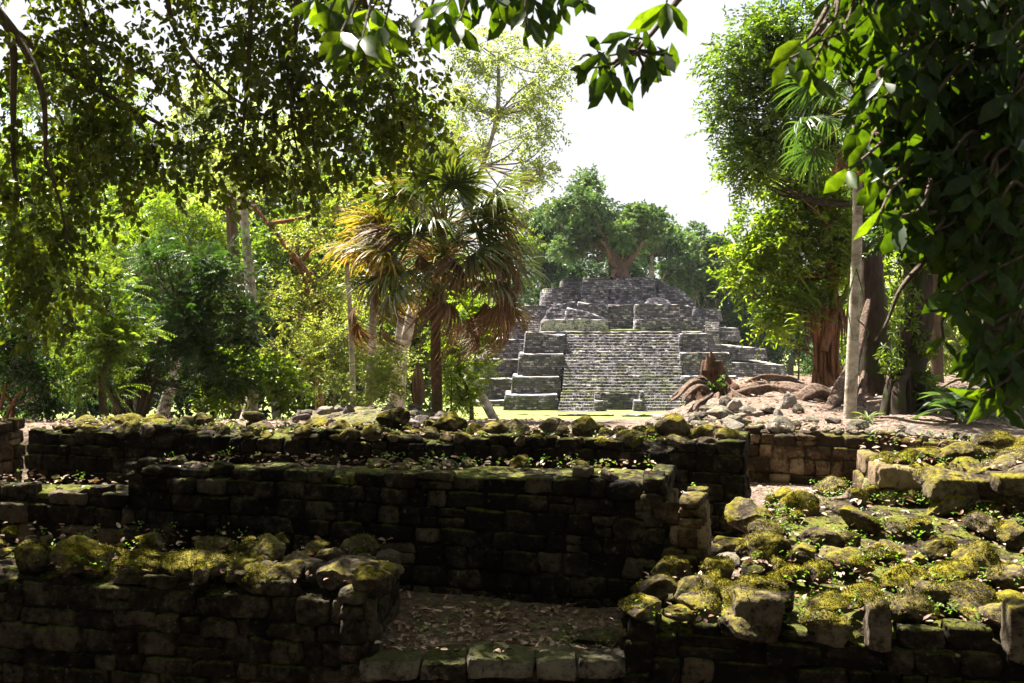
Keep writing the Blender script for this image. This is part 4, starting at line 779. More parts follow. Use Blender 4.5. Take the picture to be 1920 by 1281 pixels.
for px, py, rx, ry in ((1700, 560, 30, 40), (1690, 620, 28, 40), (1715, 500, 30, 30), (1670, 680, 26, 30), (1735, 640, 22, 30), (1730, 730, 18, 30)):
    c, R = ell(px, py, rx, ry, 18.9, .3); sprays(lb, c, R, 26, 7, .25, .15, .045, 'dia', .1, 'whorl')
tag(lb.build('climbing_plant', M['lf_mid']), 'green climber with narrow leaves hanging on the stilt-rooted fig trunk', 'climber')
jt('bright sunlit foliage tree far behind the stilt-rooted fig', 1800, 42, [(1790, 620, 90, 70), (1880, 560, 90, 90), (1740, 690, 80, 50), (1860, 690, 90, 50), (1700, 560, 60, 80)], .9, 26, 8, .6, .22, .11, 'lf_pale')
jt('shaded tree behind the dark ivy-covered trunk', 1650, 36, [(1640, 480, 70, 80), (1680, 380, 80, 90), (1620, 620, 60, 80), (1600, 380, 60, 80)], .8, 26, 8, .5, .2, .1, 'lf_mid')
jt('large shaded tree behind the big dark leaves at the right edge', 1850, 30, [(1850, 400, 110, 110), (1780, 260, 110, 110), (1900, 250, 90, 110), (1790, 500, 60, 60)], .8, 24, 8, .5, .2, .1, 'lf_mid')
jt('dim green thicket between the temple end and the ivy-covered trunk', 1590, 44, [(1590, 650, 50, 60), (1540, 690, 50, 50), (1640, 690, 50, 50)], .8, 24, 8, .5, .22, .11, 'lf_fardark')

# distant forest that reads as one mass
lb = MB()
for x0, x1, yt, yb, d in ((-60, 860, 330, 760, 62), (1560, 2000, 380, 760, 60), (940, 1560, 560, 720, 122), (990, 1240, 400, 560, 116), (1240, 1340, 455, 560, 116), (1340, 1440, 500, 600, 116), (-200, 700, 440, 770, 52)):
    K = int((x1-x0)/26)
    for i in range(K):
        for yy in np.arange(yt, yb, 34):
            c, R = ell(rng.uniform(x0, x1), yy+rng.uniform(-20, 20), 30, 24, d+rng.uniform(-3, 3), 1.5); sprays(lb, c, R, 9 if d < 100 else 42, 6, .9, .5, .32, 'dia', .4)
for _ in range(420):                                               # forest carried on unseen behind the camera, added to cut sky light
    a = rng.uniform(-2.1, 2.1); r = rng.uniform(11, 17); sprays(lb, np.array([r*math.sin(a), 3-r*math.cos(a), rng.uniform(1, 20)]), np.array([1.6, 1.6, 1.3]), 9, 6, 1.1, .75, .5, 'dia', .4)
tag(lb.build('forest', M['lf_fardark']), 'dark mass of jungle far behind the trees', 'forest', kind='stuff')

# bare far palm stem, bromeliad, ferns, saplings
th = thing('palm_stem', gb(1757, 27), 'straight ringed grey palm stem in the background right of the fig', 'palm')
mb = MB(); tube(mb, [gb(1757, 27)]+tp((1757, 700, 27), (1756, 640, 27), (1756, 560, 27), (1757, 470, 27)), [.19, .17, .17, .16, .16], 10, .03); mb.build('trunk', M['bark_brown'], th)
lb = MB()
for i in range(16):
    a = i*2.4; c = W(1757, 465, 27); dd = np.array([math.cos(a), math.sin(a), .5+.4*math.sin(i)])
    for k in range(14):
        p = c+dd*(.3+k*.16)-np.array([0, 0, .012])*k*k
        leaves(lb, p[None].repeat(2, 0), np.array([np.cross(dd, [0, 0, 1]), -np.cross(dd, [0, 0, 1])])+dd*.6-np.array([0, 0, .5]), np.array([[0, 0, 1.]]*2), .6, .05)
lb.build('frond', M['lf_mid'], th)
def blade(mb, p, d, L, w, droop, n=6, tint=.5, mi=0):
    d = unit(np.array(d, float)); s = unit(np.cross(d, [0, 0, 1.])); t = np.linspace(0, 1, n+1)
    P = p+d*L*t[:, None]-np.array([0, 0, 1.])*L*droop*(t**2)[:, None]; ww = w*np.sin(np.pi*(.12+.88*t))**.7*(1-t**6)
    up = np.array([0, 0, .25])
    V = np.concatenate([P+s*ww[:, None]*.5+up*ww[:, None], P, P-s*ww[:, None]*.5+up*ww[:, None]]); m = n+1; Q = []
    for i in range(n): Q += [[i, i+1, m+i+1, m+i], [m+i, m+i+1, 2*m+i+1, 2*m+i]]
    mb.add(V, Q, None, tint, mi)
mb = MB(); c = W(1552, 578, 25.3)
for i in range(38): a = rng.uniform(0, 6.28); blade(mb, c+np.array([.3*math.cos(a), .2*math.sin(a), 0]), (math.cos(a)*.8, math.sin(a)*.8, rng.uniform(.5, 1.6)), rng.uniform(.8, 1.5), .075, rng.uniform(.15, .6), tint=rng.random())
tag(mb.build('bromeliad', M['lf_mid']), 'spiky bromeliad sitting on top of the red strangler trunk', 'bromeliad')
def sapling(name, px, py, d, h, nl, L, w, lab, mat, cat, spread=.5, arch=.4):
    b = gb(px, d); b[2] = max(b[2], W(px, py, d)[2]); th = thing(name, b, lab, cat)
    sb = MB(); lb = MB()
    tube(sb, [b-np.array([0, 0, .1]), b+np.array([.02, 0, h*.5]), b+np.array([0, 0, h])], [.025, .018, .008], 6); sb.build('stem', M['twig'], th)
    for i in range(nl): a = i*2.4+rng.normal(0, .3); z = h*rng.uniform(.25, 1.); blade(lb, b+np.array([0, 0, z]), (math.cos(a)*spread*2, math.sin(a)*spread*2, rng.uniform(.1, 1.)), L*rng.uniform(.7, 1.2), w, arch*rng.uniform(.6, 1.6), tint=rng.random())
    lb.build('foliage', M[mat], th)
sapling('leafy_sapling', 1497, 705, 24.5, 1.5, 46, .42, .10, 'leafy sapling with drooping lance leaves beside the red strangler trunk', 'lf_bright', 'sapling')
sapling('broadleaf_plant', 1790, 790, 17.3, .35, 20, .95, .2, 'large dark clump of arching strap leaves on the right of the mound', 'lf_dark', 'plant', .5, .45)
sapling('broadleaf_plant', 1850, 790, 18.5, .5, 22, 1.05, .2, 'dark arching fern-like plant nearest the right edge, behind the sunny wall', 'lf_dark', 'plant', .5, .4)
sapling('broadleaf_plant', 1745, 770, 19.5, .5, 16, .8, .13, 'small strap-leaved plant just right of the fig roots', 'lf_mid', 'plant', .4, .4)
sapling('broadleaf_plant', 1625, 792, 17.6, .1, 12, .4, .05, 'grassy tuft at the foot of the pale palm stem', 'lf_mid', 'plant', .4, .4)
sapling('leafy_sapling', 845, 775, 21.5, .9, 30, .28, .07, 'bright green seedling at the foot of the fan palm on its right', 'lf_bright', 'sapling')

# ------------------------------------------------------------------ fan palms
def fan_mesh(name, mats, seed, pet=1.4, rad=.95, nseg=30, span=2.5, droop=.35, closed=0., dead=False):
    """petiole along +X from the origin, then a fan of narrow pleated segments with drooping tips"""
    r = np.random.default_rng(seed); mb = MB()
    pp = np.array([[0, 0, 0], [pet*.5, 0, .10*pet], [pet, 0, 0.02]]); tube(mb, pp, [.028, .018, .011], 6, mi=1)
    h = pp[-1]
    for i in range(nseg):
        a = (i/(nseg-1)-.5)*2*span*(1-closed*.75)+r.normal(0, .03); d = np.array([math.cos(a), math.sin(a), r.normal(.0, .10)+(.15*math.cos(a))])
        L = rad*(1-.22*abs(a)/span)*r.uniform(.85, 1.08); s = np.array([-math.sin(a), math.cos(a), 0.]); m = 7; t = np.linspace(0, 1, m+1)
        dr = droop*r.uniform(.6, 1.5); P = h+d*(L*(t-.25*dr*t**3))[:, None]-np.array([0, 0, 1.])*(L*dr*(t**2.6))[:, None]+r.normal(0, .02 if not dead else .06, 3)*(t**2)[:, None]
        w = (.030 if dead else .050)*rad/.9*(np.minimum(1, .25+2.2*t)*(1-t**3.)+.03); f = r.choice([-1, 1])*.35
        V = np.concatenate([P+s*w[:, None]*.5, P+np.array([0, 0, f])*w[:, None]*.6, P-s*w[:, None]*.5]); k = m+1; Q = []
        for j in range(m): Q += [[j, j+1, k+j+1, k+j], [k+j, k+j+1, 2*k+j+1, 2*k+j]]
        tt = np.clip(r.normal(.35, .16)+np.repeat(np.linspace(0, .55 if not dead else .1, m)**2*1.6, 2), 0, 1)
        mb.add(V, Q, None, tt, 0)
    me = mb.mesh(name)
    for m_ in mats: me.materials.append(m_)
    return me
FANS = {'g': [fan_mesh('frond', (M['lf_palm'], M['petiole_green']), i, 1.25+.25*(i % 3), 1.08+.08*(i % 2), 40, 2.3, .32+.12*(i % 3)) for i in range(5)],
        'k': [fan_mesh('frond', (M['lf_dark'], M['petiole_green']), 60+i, 1.2, 1.05, 40, 2.3, .6) for i in range(3)],
        'y': [fan_mesh('frond', (M['lf_gold'], M['petiole']), 20+i, 1.3+.2*i, 1.08, 38, 2.2, .42) for i in range(3)],
        'd': [fan_mesh('dead_frond', (M['lf_dead'], M['petiole']), 40+i, 1.2, 1.25, 44, 2.4, .8, .74+.07*i, True) for i in range(3)]}
def fan(th, kind, p, az, el, s=1., roll=None, name=None):
    me = random.choice(FANS[kind]); o = link(name or ('dead_frond' if kind == 'd' else 'frond'), me, th)
    o.location = Vector([float(c) for c in p]); o.rotation_mode = 'XYZ'
    d = Vector((math.cos(el)*math.cos(az), math.cos(el)*math.sin(az), math.sin(el))); z = Vector((0, 0, 1)); y = z.cross(d).normalized(); z2 = d.cross(y)
    R = Matrix((d, y, z2)).transposed() @ Matrix.Rotation(roll if roll is not None else random.gauss(0, .35), 3, 'X')
    o.rotation_euler = R.to_euler(); o.scale = (s, s, s); return o
def hang_fan(th, p, az, s=1.):                       # dead leaf: stalk out and up, blade hanging straight down
    o = fan(th, 'd', p, az, random.uniform(-1.45, -1.1), s, random.uniform(-1.5, 1.5)); return o
pb = gb(822, 21.5); palm = thing('fan_palm', pb, 'big bushy fan palm with golden and brown hanging fronds, left of the temple', 'palm')
mb = MB(); tube(mb, [pb-np.array([0, 0, .2])]+tp((820, 720, 21.5), (818, 640, 21.5), (822, 560, 21.5), (828, 470, 21.5), (832, 400, 21.5)), [.13, .115, .105, .10, .10, .09], 12, .15); 
for i in range(26): z = rng.uniform(0, 1); a = rng.uniform(0, 6.28); p = lerp(W(819, 660, 21.5), W(831, 420, 21.5), z); tube(mb, [p, p+np.array([.13*math.cos(a), .13*math.sin(a), .22]), p+np.array([.26*math.cos(a), .26*math.sin(a), .55])], [.045, .035, .02], 5)
mb.build('trunk', M['bark_palm'], palm)
for i in range(34):
    f = i/33; az = i*2.399+rng.normal(0, .15); p = lerp(W(824, 520, 21.5), W(832, 415, 21.5), f); el = lerp(-.3, 1.3, f**1.2)+rng.normal(0, .10)
    left = math.cos(az) < -.25 and el < .75
    fan(palm, 'y' if (left and i % 2 != 0) or (el < .1 and i % 3 == 0) else 'g', p, az, el, rng.uniform(.85, 1.08)*(.92 if el > .8 else 1.))
for i, (px, py, s) in enumerate(((700, 500, 1.), (720, 470, .95), (685, 540, .8), (900, 480, 1.05), (930, 470, 1.1), (880, 520, .95), (795, 410, .8), (915, 540, .9), (760, 480, .9), (955, 440, .9), (860, 560, .8), (735, 540, .8))):
    tgt = W(px, py, 21.5+rng.uniform(-.9, .5)); org = W(822, 560-rng.uniform(0, 90), 21.5)
    sb = MB(); tube(sb, [org, lerp(org, tgt, .55)+np.array([0, 0, .22]), tgt], [.03, .02, .014], 6); sb.build('dead_stalk', M['petiole'], palm)
    me = FANS['d'][i % 3]; o = fan(palm, 'd', tgt+np.array([0, 0, 1.0*s*.0]), math.atan2(tgt[1]-org[1], tgt[0]-org[0]), -1.3+rng.normal(0, .1), s*.8, rng.uniform(-.8, .8))
for i, (px, py, a0) in enumerate(((1005, 470, .15), (990, 430, .3), (985, 500, -.1), (660, 395, 2.9), (650, 470, 3.2), (665, 530, 3.4), (640, 435, 3.1))):
    org = W(826, 470, 21.5); tgt = W(px, py, 21.3); v = tgt-org; el = math.atan2(v[2], np.hypot(v[0], v[1])); fan(palm, 'd' if i in (0, 2, 5) else 'y', org, math.atan2(v[1], v[0]), el, .95*np.linalg.norm(v)/2.2, rng.normal(0, .5))
for i in range(18):
    az = -1.57+rng.normal(0, 1.0); fan(palm, 'g' if i % 3 else 'd', lerp(W(822, 540, 21.4), W(830, 420, 21.4), rng.random()), az, rng.uniform(-.5, .5), rng.uniform(.8, 1.))
mb = MB()
c = W(784, 680, 20.5)
for i in range(26):
    a = i*.9; t = np.linspace(0, 1, 9); R = .13*np.sin(np.pi*np.clip(t*.9+.02, 0, 1))**.8; zz = -t*.98; P = c+np.stack([R*np.cos(a+t*.5), R*np.sin(a+t*.5), zz], 1); s = np.array([-math.sin(a), math.cos(a), 0.]); w = .02+.022*np.sin(np.pi*t)
    V = np.concatenate([P+s*w[:, None], P-s*w[:, None]]); mb.add(V, [[j, j+1, 9+j+1, 9+j] for j in range(8)], None, rng.random())
tube(mb, [c, c+np.array([.12, .2, 1.0]), W(800, 560, 21.3)], [.012, .009, .009], 5)
mb.build('hanging_dead_leaf', M['lf_dead'], palm)

pb = gb(1594, 18.3); rp = thing('tall_palm', pb, 'tall fan palm with a slim pale trunk at the right of the root mound', 'palm')
mb = MB(); tube(mb, [pb-np.array([0, 0, .1])]+tp((1594, 770, 18.3), (1597, 700, 18.3), (1602, 580, 18.3), (1607, 450, 18.3), (1608, 330, 18.3), (1607, 230, 18.3)), [.125, .115, .115, .10, .092, .09, .09], 12, .03, sub=8)
mb.build('trunk', M['bark_pale'], rp)
mb = MB()
for k, (a, b, o) in enumerate((((1600, 500), (1592, 640), 0), ((1598, 500), (1612, 560), 1), ((1603, 600), (1610, 645), 2))):
    tube(mb, tp((a[0]+6, a[1], 18.15), ((a[0]+b[0])/2+14*(k-1)+8, (a[1]+b[1])/2, 18.1), (b[0]+8, b[1], 18.13)), [.014, .012, .008], 5)
mb.build('clinging_vine', M['lf_mid'], rp)
for i in range(14): f = i/13; fan(rp, 'k', lerp(W(1607, 225, 18.3), W(1606, 185, 18.3), f), i*2.399, lerp(-.7, .9, f)+rng.normal(0, .1), .8)
for i in range(7): fan(rp, 'd', W(1607, 232, 18.3), i*.9+.3, -1.15-.1*(i % 3), .5, rng.uniform(-1, 1))

# ------------------------------------------------------------------ root mound
sb = gb(1338, 23.5); st = thing('tree_stump', sb, 'broken brown tree stump with splayed gnarled roots on the sunny mound', 'tree stump')
mb = MB(); d = 23.5
tube(mb, [sb-np.array([0, 0, .3])]+tp((1350, 740, d), (1346, 722, d), (1341, 702, d), (1338, 688, d), (1338, 676, d)), [.60, .47, .34, .25, .225, .20], 24, .38, sub=10, cap=True)
for dx, z in ((-11, 664), (-5, 657), (2, 668), (8, 674), (-8, 672)): tube(mb, tp((1340+dx, 694, d+.02*dx), (1339+dx, z+10, d+.02*dx), (1337+dx, z, d+.02*dx)), [.10, .05, .006], 7, .3)
mb.build('trunk', M['stump'], st)
for k, (q, r) in enumerate(((((1330, 728, 23.4), (1310, 716, 23), (1290, 722, 22.4), (1272, 742, 21.8), (1258, 752, 21.2)), (.16, .12, .11, .09, .03)), (((1332, 736, 23.2), (1312, 724, 22.6), (1290, 738, 22), (1278, 756, 21.6)), (.14, .09, .09, .04)), (((1326, 722, 23.6), (1305, 712, 23.6), (1283, 730, 23.2), (1262, 745, 22.8)), (.10, .08, .07, .03)), (((1360, 732, 23.4), (1385, 738, 23), (1410, 745, 22.6), (1450, 744, 22.2)), (.2, .13, .10, .03)), (((1364, 738, 23.2), (1372, 752, 22.4), (1380, 765, 21.6)), (.16, .10, .03)), (((1344, 742, 22.9), (1342, 754, 22.3), (1330, 766, 21.6)), (.14, .09, .03)), (((1324, 722, 23.2), (1308, 730, 22.8), (1300, 745, 22.2), (1284, 760, 21.6)), (.10, .08, .06, .03)), (((1334, 738, 22.9), (1322, 748, 22.3), (1306, 758, 21.8), (1300, 770, 21.3)), (.1, .08, .07, .03)), (((1328, 718, 23.3), (1314, 708, 23.1), (1296, 716, 22.8), (1276, 730, 22.2), (1262, 742, 21.6)), (.12, .09, .08, .07, .03)), (((1366, 730, 23), (1392, 746, 22.4), (1420, 752, 22)), (.14, .1, .03)), (((1355, 728, 23.9), (1400, 730, 25), (1440, 733, 26)), (.16, .12, .04)))):
    mb = MB(); tube(mb, tp(*q), np.array(r)*.5, 14, .42, seed=k, sub=12, cap=True); mb.build('root', M['root'], st)
lb = MB()
for px, py in ((1332, 726), (1353, 712), (1356, 728)): c, R = ell(px, py, 5, 6, 23.0, .1); sprays(lb, c, R, 8, 5, .08, .07, .04)
lb.build('sprout', M['weed'], st)
def rootthing(q, r, lab, mat='root'):
    g = tp(*q)
    for k, v in enumerate(g): v[2] = float(T(v[0], v[1]))+r[k]*(.75 if 0 < k < len(g)-1 else -.5)
    mb = MB(); tube(mb, g, r, 12, .35, seed=rng.uniform(0, 9), sub=12, cap=True); tag(mb.build('surface_root', M[mat]), lab, 'root', 'roots lying on the mound')
rootthing(((1420, 742, 25.5), (1450, 736, 25.3), (1480, 742, 25), (1520, 738, 24.5)), (.05, .10, .10, .06), 'thin low root at the back of the mound between stump and strangler trunk')
rootthing(((1470, 762, 22.2), (1500, 752, 22), (1530, 757, 21.6), (1552, 752, 21.5)), (.04, .07, .06, .03), 'short thin root under the big arching root')
rootthing(((1398, 738, 27), (1430, 736, 27.2), (1475, 738, 27), (1500, 733, 27.2)), (.05, .09, .08, .05), 'farthest low root along the rear edge of the mound')
rootthing(((1368, 730, 23.3), (1400, 730, 22.6), (1440, 730, 22.9), (1490, 730, 22.4), (1530, 730, 22.0)), (.09, .10, .085, .07, .04), 'long winding root running right from the stump toward the pale palm stem')
rootthing(((1375, 730, 24.3), (1420, 730, 24.6), (1470, 730, 24.0), (1515, 730, 23.6), (1560, 730, 23.8)), (.07, .09, .10, .08, .04), 'root crossing the middle of the mound behind the long winding root')
for i, (px, py, d, s, lab) in enumerate(((1332, 762, 20.5, .42, 'broad pale boulder in the middle below the stump roots'), (1362, 770, 19.6, .40, 'upright grey boulder, left one of the standing pair under the stump'), (1378, 772, 19.4, .36, 'upright dark boulder, right one of the standing pair under the stump'), (1402, 778, 19.0, .30, 'round grey stone just right of the standing pair of boulders'),
    (1478, 772, 19.6, .42, 'dark pointed boulder leaning below the big arching root'), (1440, 778, 19.0, .32, 'grey boulder with a dark hollow between the stump and the arching root'), (1496, 782, 18.8, .24, 'small dark stone touching the right side of the pointed boulder'), (1352, 788, 18.0, .40, 'flat whitish stone low in front of the standing pair of boulders'),
    (1262, 768, 20.3, .28, 'pale stone at the left tip of the mound below the root end'), (1232, 790, 18.2, .22, 'greyish stone at the leftmost corner of the mound by the lawn'), (1290, 775, 19.5, .24, 'tan stone between the left tip and the broad pale boulder'), (1310, 788, 18.2, .26, 'low pale stone in front of the broad boulder'), (1420, 792, 17.8, .24, 'small white stone on the near edge of the mound'), (1560, 790, 17.9, .24, 'curly grey stone just left of the pale palm stem'), (1240, 775, 20, .18, 'little stone highest on the left slope of the mound'),
    (1520, 792, 17.7, .26, 'brown stone close to the curly grey stone'), (1460, 793, 17.7, .22, 'small brown stone in front of the pointed boulder'), (1390, 792, 17.8, .2, 'little whitish stone right of the flat whitish one'),
    (610, 765, 18.4, .30, 'rounded brown stone on the rubble pile left of the fan palm'), (655, 766, 18.6, .22, 'small pointed pale stone on the rubble pile left of the fan palm'), (740, 775, 17.8, .24, 'grey stone near the hanging dead leaf'), (790, 785, 17.4, .34, 'flat bluish grey stone right under the hanging dead leaf'), (815, 782, 17.8, .24, 'small grey stone at the right end of the rubble pile'), (690, 772, 18.2, .26, 'low tan stone in the middle of the rubble pile'), (760, 783, 17.3, .26, 'jagged grey stone left of the flat bluish one'), (575, 770, 18.4, .2, 'small brown stone at the left end of the rubble pile'), (775, 770, 18.4, .18, 'little dark stone behind the jagged grey one'), (715, 785, 17.2, .22, 'tan stone on the near side of the rubble pile'))):
    p = W(px, py, d); z = float(T(p[0], p[1]))
    if px < 900: p[2] = max(z, W(px, py, d)[2]-.05)
    else: p[2] = z+s*.22
    up = 1.35 if 'upright' in lab or 'pointed' in lab else .85
    o = cap_stone(None, 'rubble_dry', p, s*.62, tilt=.15, idx=i % 12, sc=(1.1 if up < 1 else .7, 1., up), name='loose_stone'); tag(o, lab, 'stone', 'loose stones on the mound and the rubble pile')
mb = MB(); ql = (W(545, 600, 17.0)[:2], W(860, 600, 16.6)[:2], W(850, 600, 20)[:2], W(540, 600, 20)[:2])
fill_patch(mb, *ql, lambda x, y: EZ-1.79-.05*np.abs(x+2.4)+0*y, EZ-2.6, .13, res=.05, seed=12)
rp_ = mb.build('rubble_pile', M['earth_dry']); scatter_caps(rp_, 'rubble_dry', ql, lambda x, y: EZ-1.78-.05*abs(x+2.4), 46, .06, .22); tag(rp_, 'low sunlit rubble pile behind the long rear wall, left of the lawn', 'rubble')

# ------------------------------------------------------------------ overhanging branches
def ptsW(L): return tp(*L)
# round-leaved tree: trunk stands out of frame on the left, its limbs hang across the upper left
ob = thing('overhanging_tree', (-9.5, 10.5, float(T(-9.5, 10.5))), 'round-leaved tree in shade whose branches hang down over the whole upper left', 'tree')
mb = MB(); tr0 = np.array([-9.5, 10.5, float(T(-9.5, 10.5))-.2])
tube(mb, [tr0, [-9.4, 10.6, 7], [-9.0, 10.8, 11], [-7.5, 11, 14]], [.42, .34, .27, .2], 12, .12)
LIMB = [([(-60, -60, 11), (18, 60, 11), (25, 180, 11), (26, 310, 10.8), (42, 390, 10.7)], .05), ([(-40, -20, 11.2), (40, 80, 11), (80, 180, 10.8), (85, 300, 10.6)], .06), ([(-20, 20, 11.5), (120, 130, 11.5), (260, 210, 11), (330, 250, 10.8)], .05),
        ([(460, -140, 11), (470, 40, 10.8), (462, 170, 10.5), (450, 300, 10.3)], .035), ([(560, -120, 10.6), (555, 60, 10.5), (545, 190, 10.3), (560, 300, 10.2)], .03), ([(650, -120, 11), (700, 60, 10.6), (740, 190, 10.4), (770, 280, 10.3)], .035), ([(300, -100, 11.6), (330, 60, 11.4), (420, 170, 11), (520, 230, 10.6)], .035), ([(130, -60, 12), (180, 120, 11.6), (210, 260, 11.2), (200, 330, 11)], .03), ([(85, 300, 10.6), (110, 370, 10.6), (130, 470, 10.5)], .022)]
for q, r in LIMB: tube(mb, ptsW(q), np.linspace(r, r*.3, len(q)), 7, .1)
for z in ((-7.5, 11, 14), (-9.0, 10.8, 11)):
    for e in ((-60, -60, 11), (460, -140, 11), (650, -120, 11), (300, -100, 11.6), (560, -120, 10.6), (130, -60, 12)):
        p = W(*e); 
        if z[2] > 12 or e[0] < 200: tube(mb, [z, (np.array(z)+p)/2+np.array([0, 0, .9]), p], [.14, .08, .045], 8, .08)
mb.build('trunk', M['bark_brown'], ob)
lb = MB()
OV = [(30, 60, 90, 90, 11, 1.), (140, 40, 110, 80, 11.5, 1.), (90, 180, 110, 110, 11, 1.), (210, 150, 90, 110, 11.3, .9), (50, 300, 75, 90, 10.8, .7), (140, 300, 80, 80, 11, .9), (230, 270, 90, 70, 10.9, 1.), (310, 230, 80, 60, 10.8, .8), (300, 300, 60, 50, 10.8, .8), (330, 90, 60, 80, 11.5, .6), (400, 50, 80, 60, 11.2, .9), (500, 50, 90, 70, 10.8, 1.), (600, 70, 90, 80, 10.6, 1.1), (700, 60, 80, 80, 10.8, 1.), (450, 120, 60, 60, 11, .6), (520, 160, 80, 60, 10.5, 1.1), (440, 210, 70, 50, 10.8, 1.), (620, 180, 80, 70, 10.4, 1.1), (720, 170, 70, 80, 10.4, 1.), (780, 110, 40, 70, 10.8, .8), (430, 270, 70, 50, 10.4, 1.), (520, 270, 70, 60, 10.3, 1.), (600, 270, 60, 50, 10.3, .7), (690, 260, 70, 45, 10.3, .8), (770, 250, 50, 50, 10.3, 1.), (410, 310, 40, 35, 10.3, .7), (500, 320, 50, 35, 10.2, .8), (570, 320, 40, 35, 10.2, .8), (800, 190, 30, 60, 10.6, .7), (60, 420, 70, 70, 10.7, .9), (120, 400, 60, 60, 10.6, .8), (30, 500, 50, 60, 10.7, .9), (100, 490, 60, 60, 10.6, 1.), (130, 560, 40, 50, 10.6, .8), (70, 570, 60, 50, 10.6, .9), (110, 620, 35, 30, 10.6, .5), (200, 350, 50, 40, 10.9, .6), (250, 90, 60, 70, 11.6, .5), (30, -60, 140, 60, 11.5, .9), (350, -60, 200, 60, 11.5, .9), (650, -60, 160, 60, 11, .9)]
def hole_keep(P):  # drops leaves along the sun line to light patches on the front wall
    t = (P[:, 2]-(EZ-2.0))/SUN[2]; gx = P[:, 0]-SUN[0]*t; gy = P[:, 1]-SUN[1]*t
    return (((gx+3.6)/.42)**2+((gy-8.75)/.3)**2+.5*NZ[1](np.stack([gx*1.7, gy*1.7, 0*gx], 1)) > 1) & (((gx+2.3)/.25)**2+((gy-8.8)/.2)**2 > 1)
for px, py, rx, ry, d, w in OV:
    c, R = ell(px, py, rx, ry, d, .55); k = int(rx*ry/52*w*.40); sprays(lb, c, R*.95, max(4, k), 9, .36, .094, .068, 'oval', -.1, 'alt', hang=.35, keep=hole_keep)
# unseen crown added overhead to shade the ruins; gaps cut for chosen sun patches
def shade_keep(P):
    t = (P[:, 2]-(EZ-2.0))/SUN[2]; gx = P[:, 0]-SUN[0]*t; gy = P[:, 1]-SUN[1]*t
    kp = np.ones(len(P), bool)
    for cx, cy, rx, ry, f in LIT:
        q = ((gx-cx)/rx)**2+((gy-cy)/ry)**2+.55*NZ[1](np.stack([gx*1.7, gy*1.7, 0*gx], 1)); kp &= ~((q < 1) & (rng.random(len(P)) < f))
    pxv = 960+P[:, 0]/P[:, 1]*F; pyv = HY-(P[:, 2]-EZ)/P[:, 1]*F
    return kp & (pyv < -12)
LIT = [(4.2, 9.6, 3.1, 2.4, .97), (4.6, 14.2, 2.2, 2.6, 1.), (-3.55, 8.75, .62, .42, 1.), (1.62, 9.3, .35, .5, 1.), (2.2, 10.6, .5, .8, .9), (2.6, 7.5, 1.6, .55, .85), (7, 12, 3, 3, 1.), (-2, 17.6, 3.5, 1.4, 1.), (8, 18, 9, 4, 1.), (2.2, 2.2, .8, .6, 1.), (.5, 2.1, .6, .5, .8)]
for i in range(820):
    gx = rng.uniform(-12, 9.5); gy = rng.uniform(-16, 15.5); h = rng.uniform(6.5, 9.5); c = np.array([gx, gy, EZ-2.])+SUN*h/SUN[2]
    sprays(lb, c, np.array([1.0, 1.0, .5]), 30, 9, .5, .13, .09, 'dia', 0, 'alt', keep=shade_keep)
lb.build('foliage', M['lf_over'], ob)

# large-leaved sprays, close to the lens
def twig_leaves(lb, p, d, n, L, wr, drop=.5, palm=False, ts=.0):
    """whorl of big pointed leaves at a twig end"""
    d = unit(np.array(d, float)); u, v = frame_from(d)
    for i in range(n):
        a = i*2*math.pi/n+rng.normal(0, .25); dd = d*(.25 if palm else .55)+(u*math.cos(a)+v*math.sin(a))-np.array([0, 0, drop])
        q = p-d*(0 if palm else .05*i*L*4)
        nn = np.array([.35*rng.normal(), -1.+.2*rng.normal(), (.0 if ts > .2 else .35)+.35*rng.normal()]); l = L*rng.uniform(.6, 1.15)
        leaves(lb, q[None], dd[None], nn[None], l, l*wr*rng.uniform(.85, 1.15), 'acu', rng.uniform(.03, .3), rng.uniform(-.1, .5), tint=np.array([np.clip(rng.normal(.4+ts, .2), 0, 1)]))
def nearbranch(name, lab, base, trunkpts, twigs, wr, mat='lf_near'):
    th = thing(name, base, lab, 'tree branch'); sb = MB(); lb = MB()
    for q, r in trunkpts: tube(sb, q, np.geomspace(r, max(.004, r*.06), len(q)), 8, .08)
    for p, o, n, L, drop, pal, ts in twigs:
        p = np.array(p); o = np.array(o); m = (p+o)/2+rng.normal(0, .03, 3)
        tube(sb, [o, m, p], [.008, .006, .0035], 5)
        twig_leaves(lb, p, p-m+np.array([0, 0, -.05]), n, L, wr, drop, pal, ts)
    sb.build('twigs', M['twig'], th); lb.build('leaves', M[mat], th)
    return th
# top-centre sprays on a limb that comes from a trunk out of frame to the right
limbA = [np.array([4.6, 1.6, 3.2]), np.array([4.4, 1.9, 6.5]), np.array([3.3, 2.8, 8.3]), W(1420, -150, 4.2), W(1290, -20, 4.1), W(1225, 60, 4.0), W(1190, 100, 4.0)]
limbB = [W(1420, -150, 4.2), W(1100, -110, 4.1), W(900, -70, 4.0), W(720, -60, 3.6)]
tw = []
for px, py, L in ((1120, 95, .15), (1100, 130, .13), (1165, 105, .15), (1200, 90, .15), (1240, 105, .14), (1150, 150, .15), (1205, 140, .14), (1225, 130, .13), (1135, 165, .13), (1180, 70, .13), (1245, 100, .12), (1110, 110, .13)):
    tw.append((W(px, py, 4.+rng.uniform(-.2, .2)), W(1190+rng.uniform(-10, 10), 95, 4.), 4, L*.98, .75, False, 0.))
for px, py in ((830, 20), (860, 50), (905, 20), (955, 30), (1000, 25), (1045, 10), (985, 55), (930, 5), (1090, 5), (1030, 40), (875, 5), (800, 55)):
    tw.append((W(px, py, 4.+rng.uniform(-.25, .25)), W(px+40, -70, 4.05), 5, .145, .8, False, 0.))
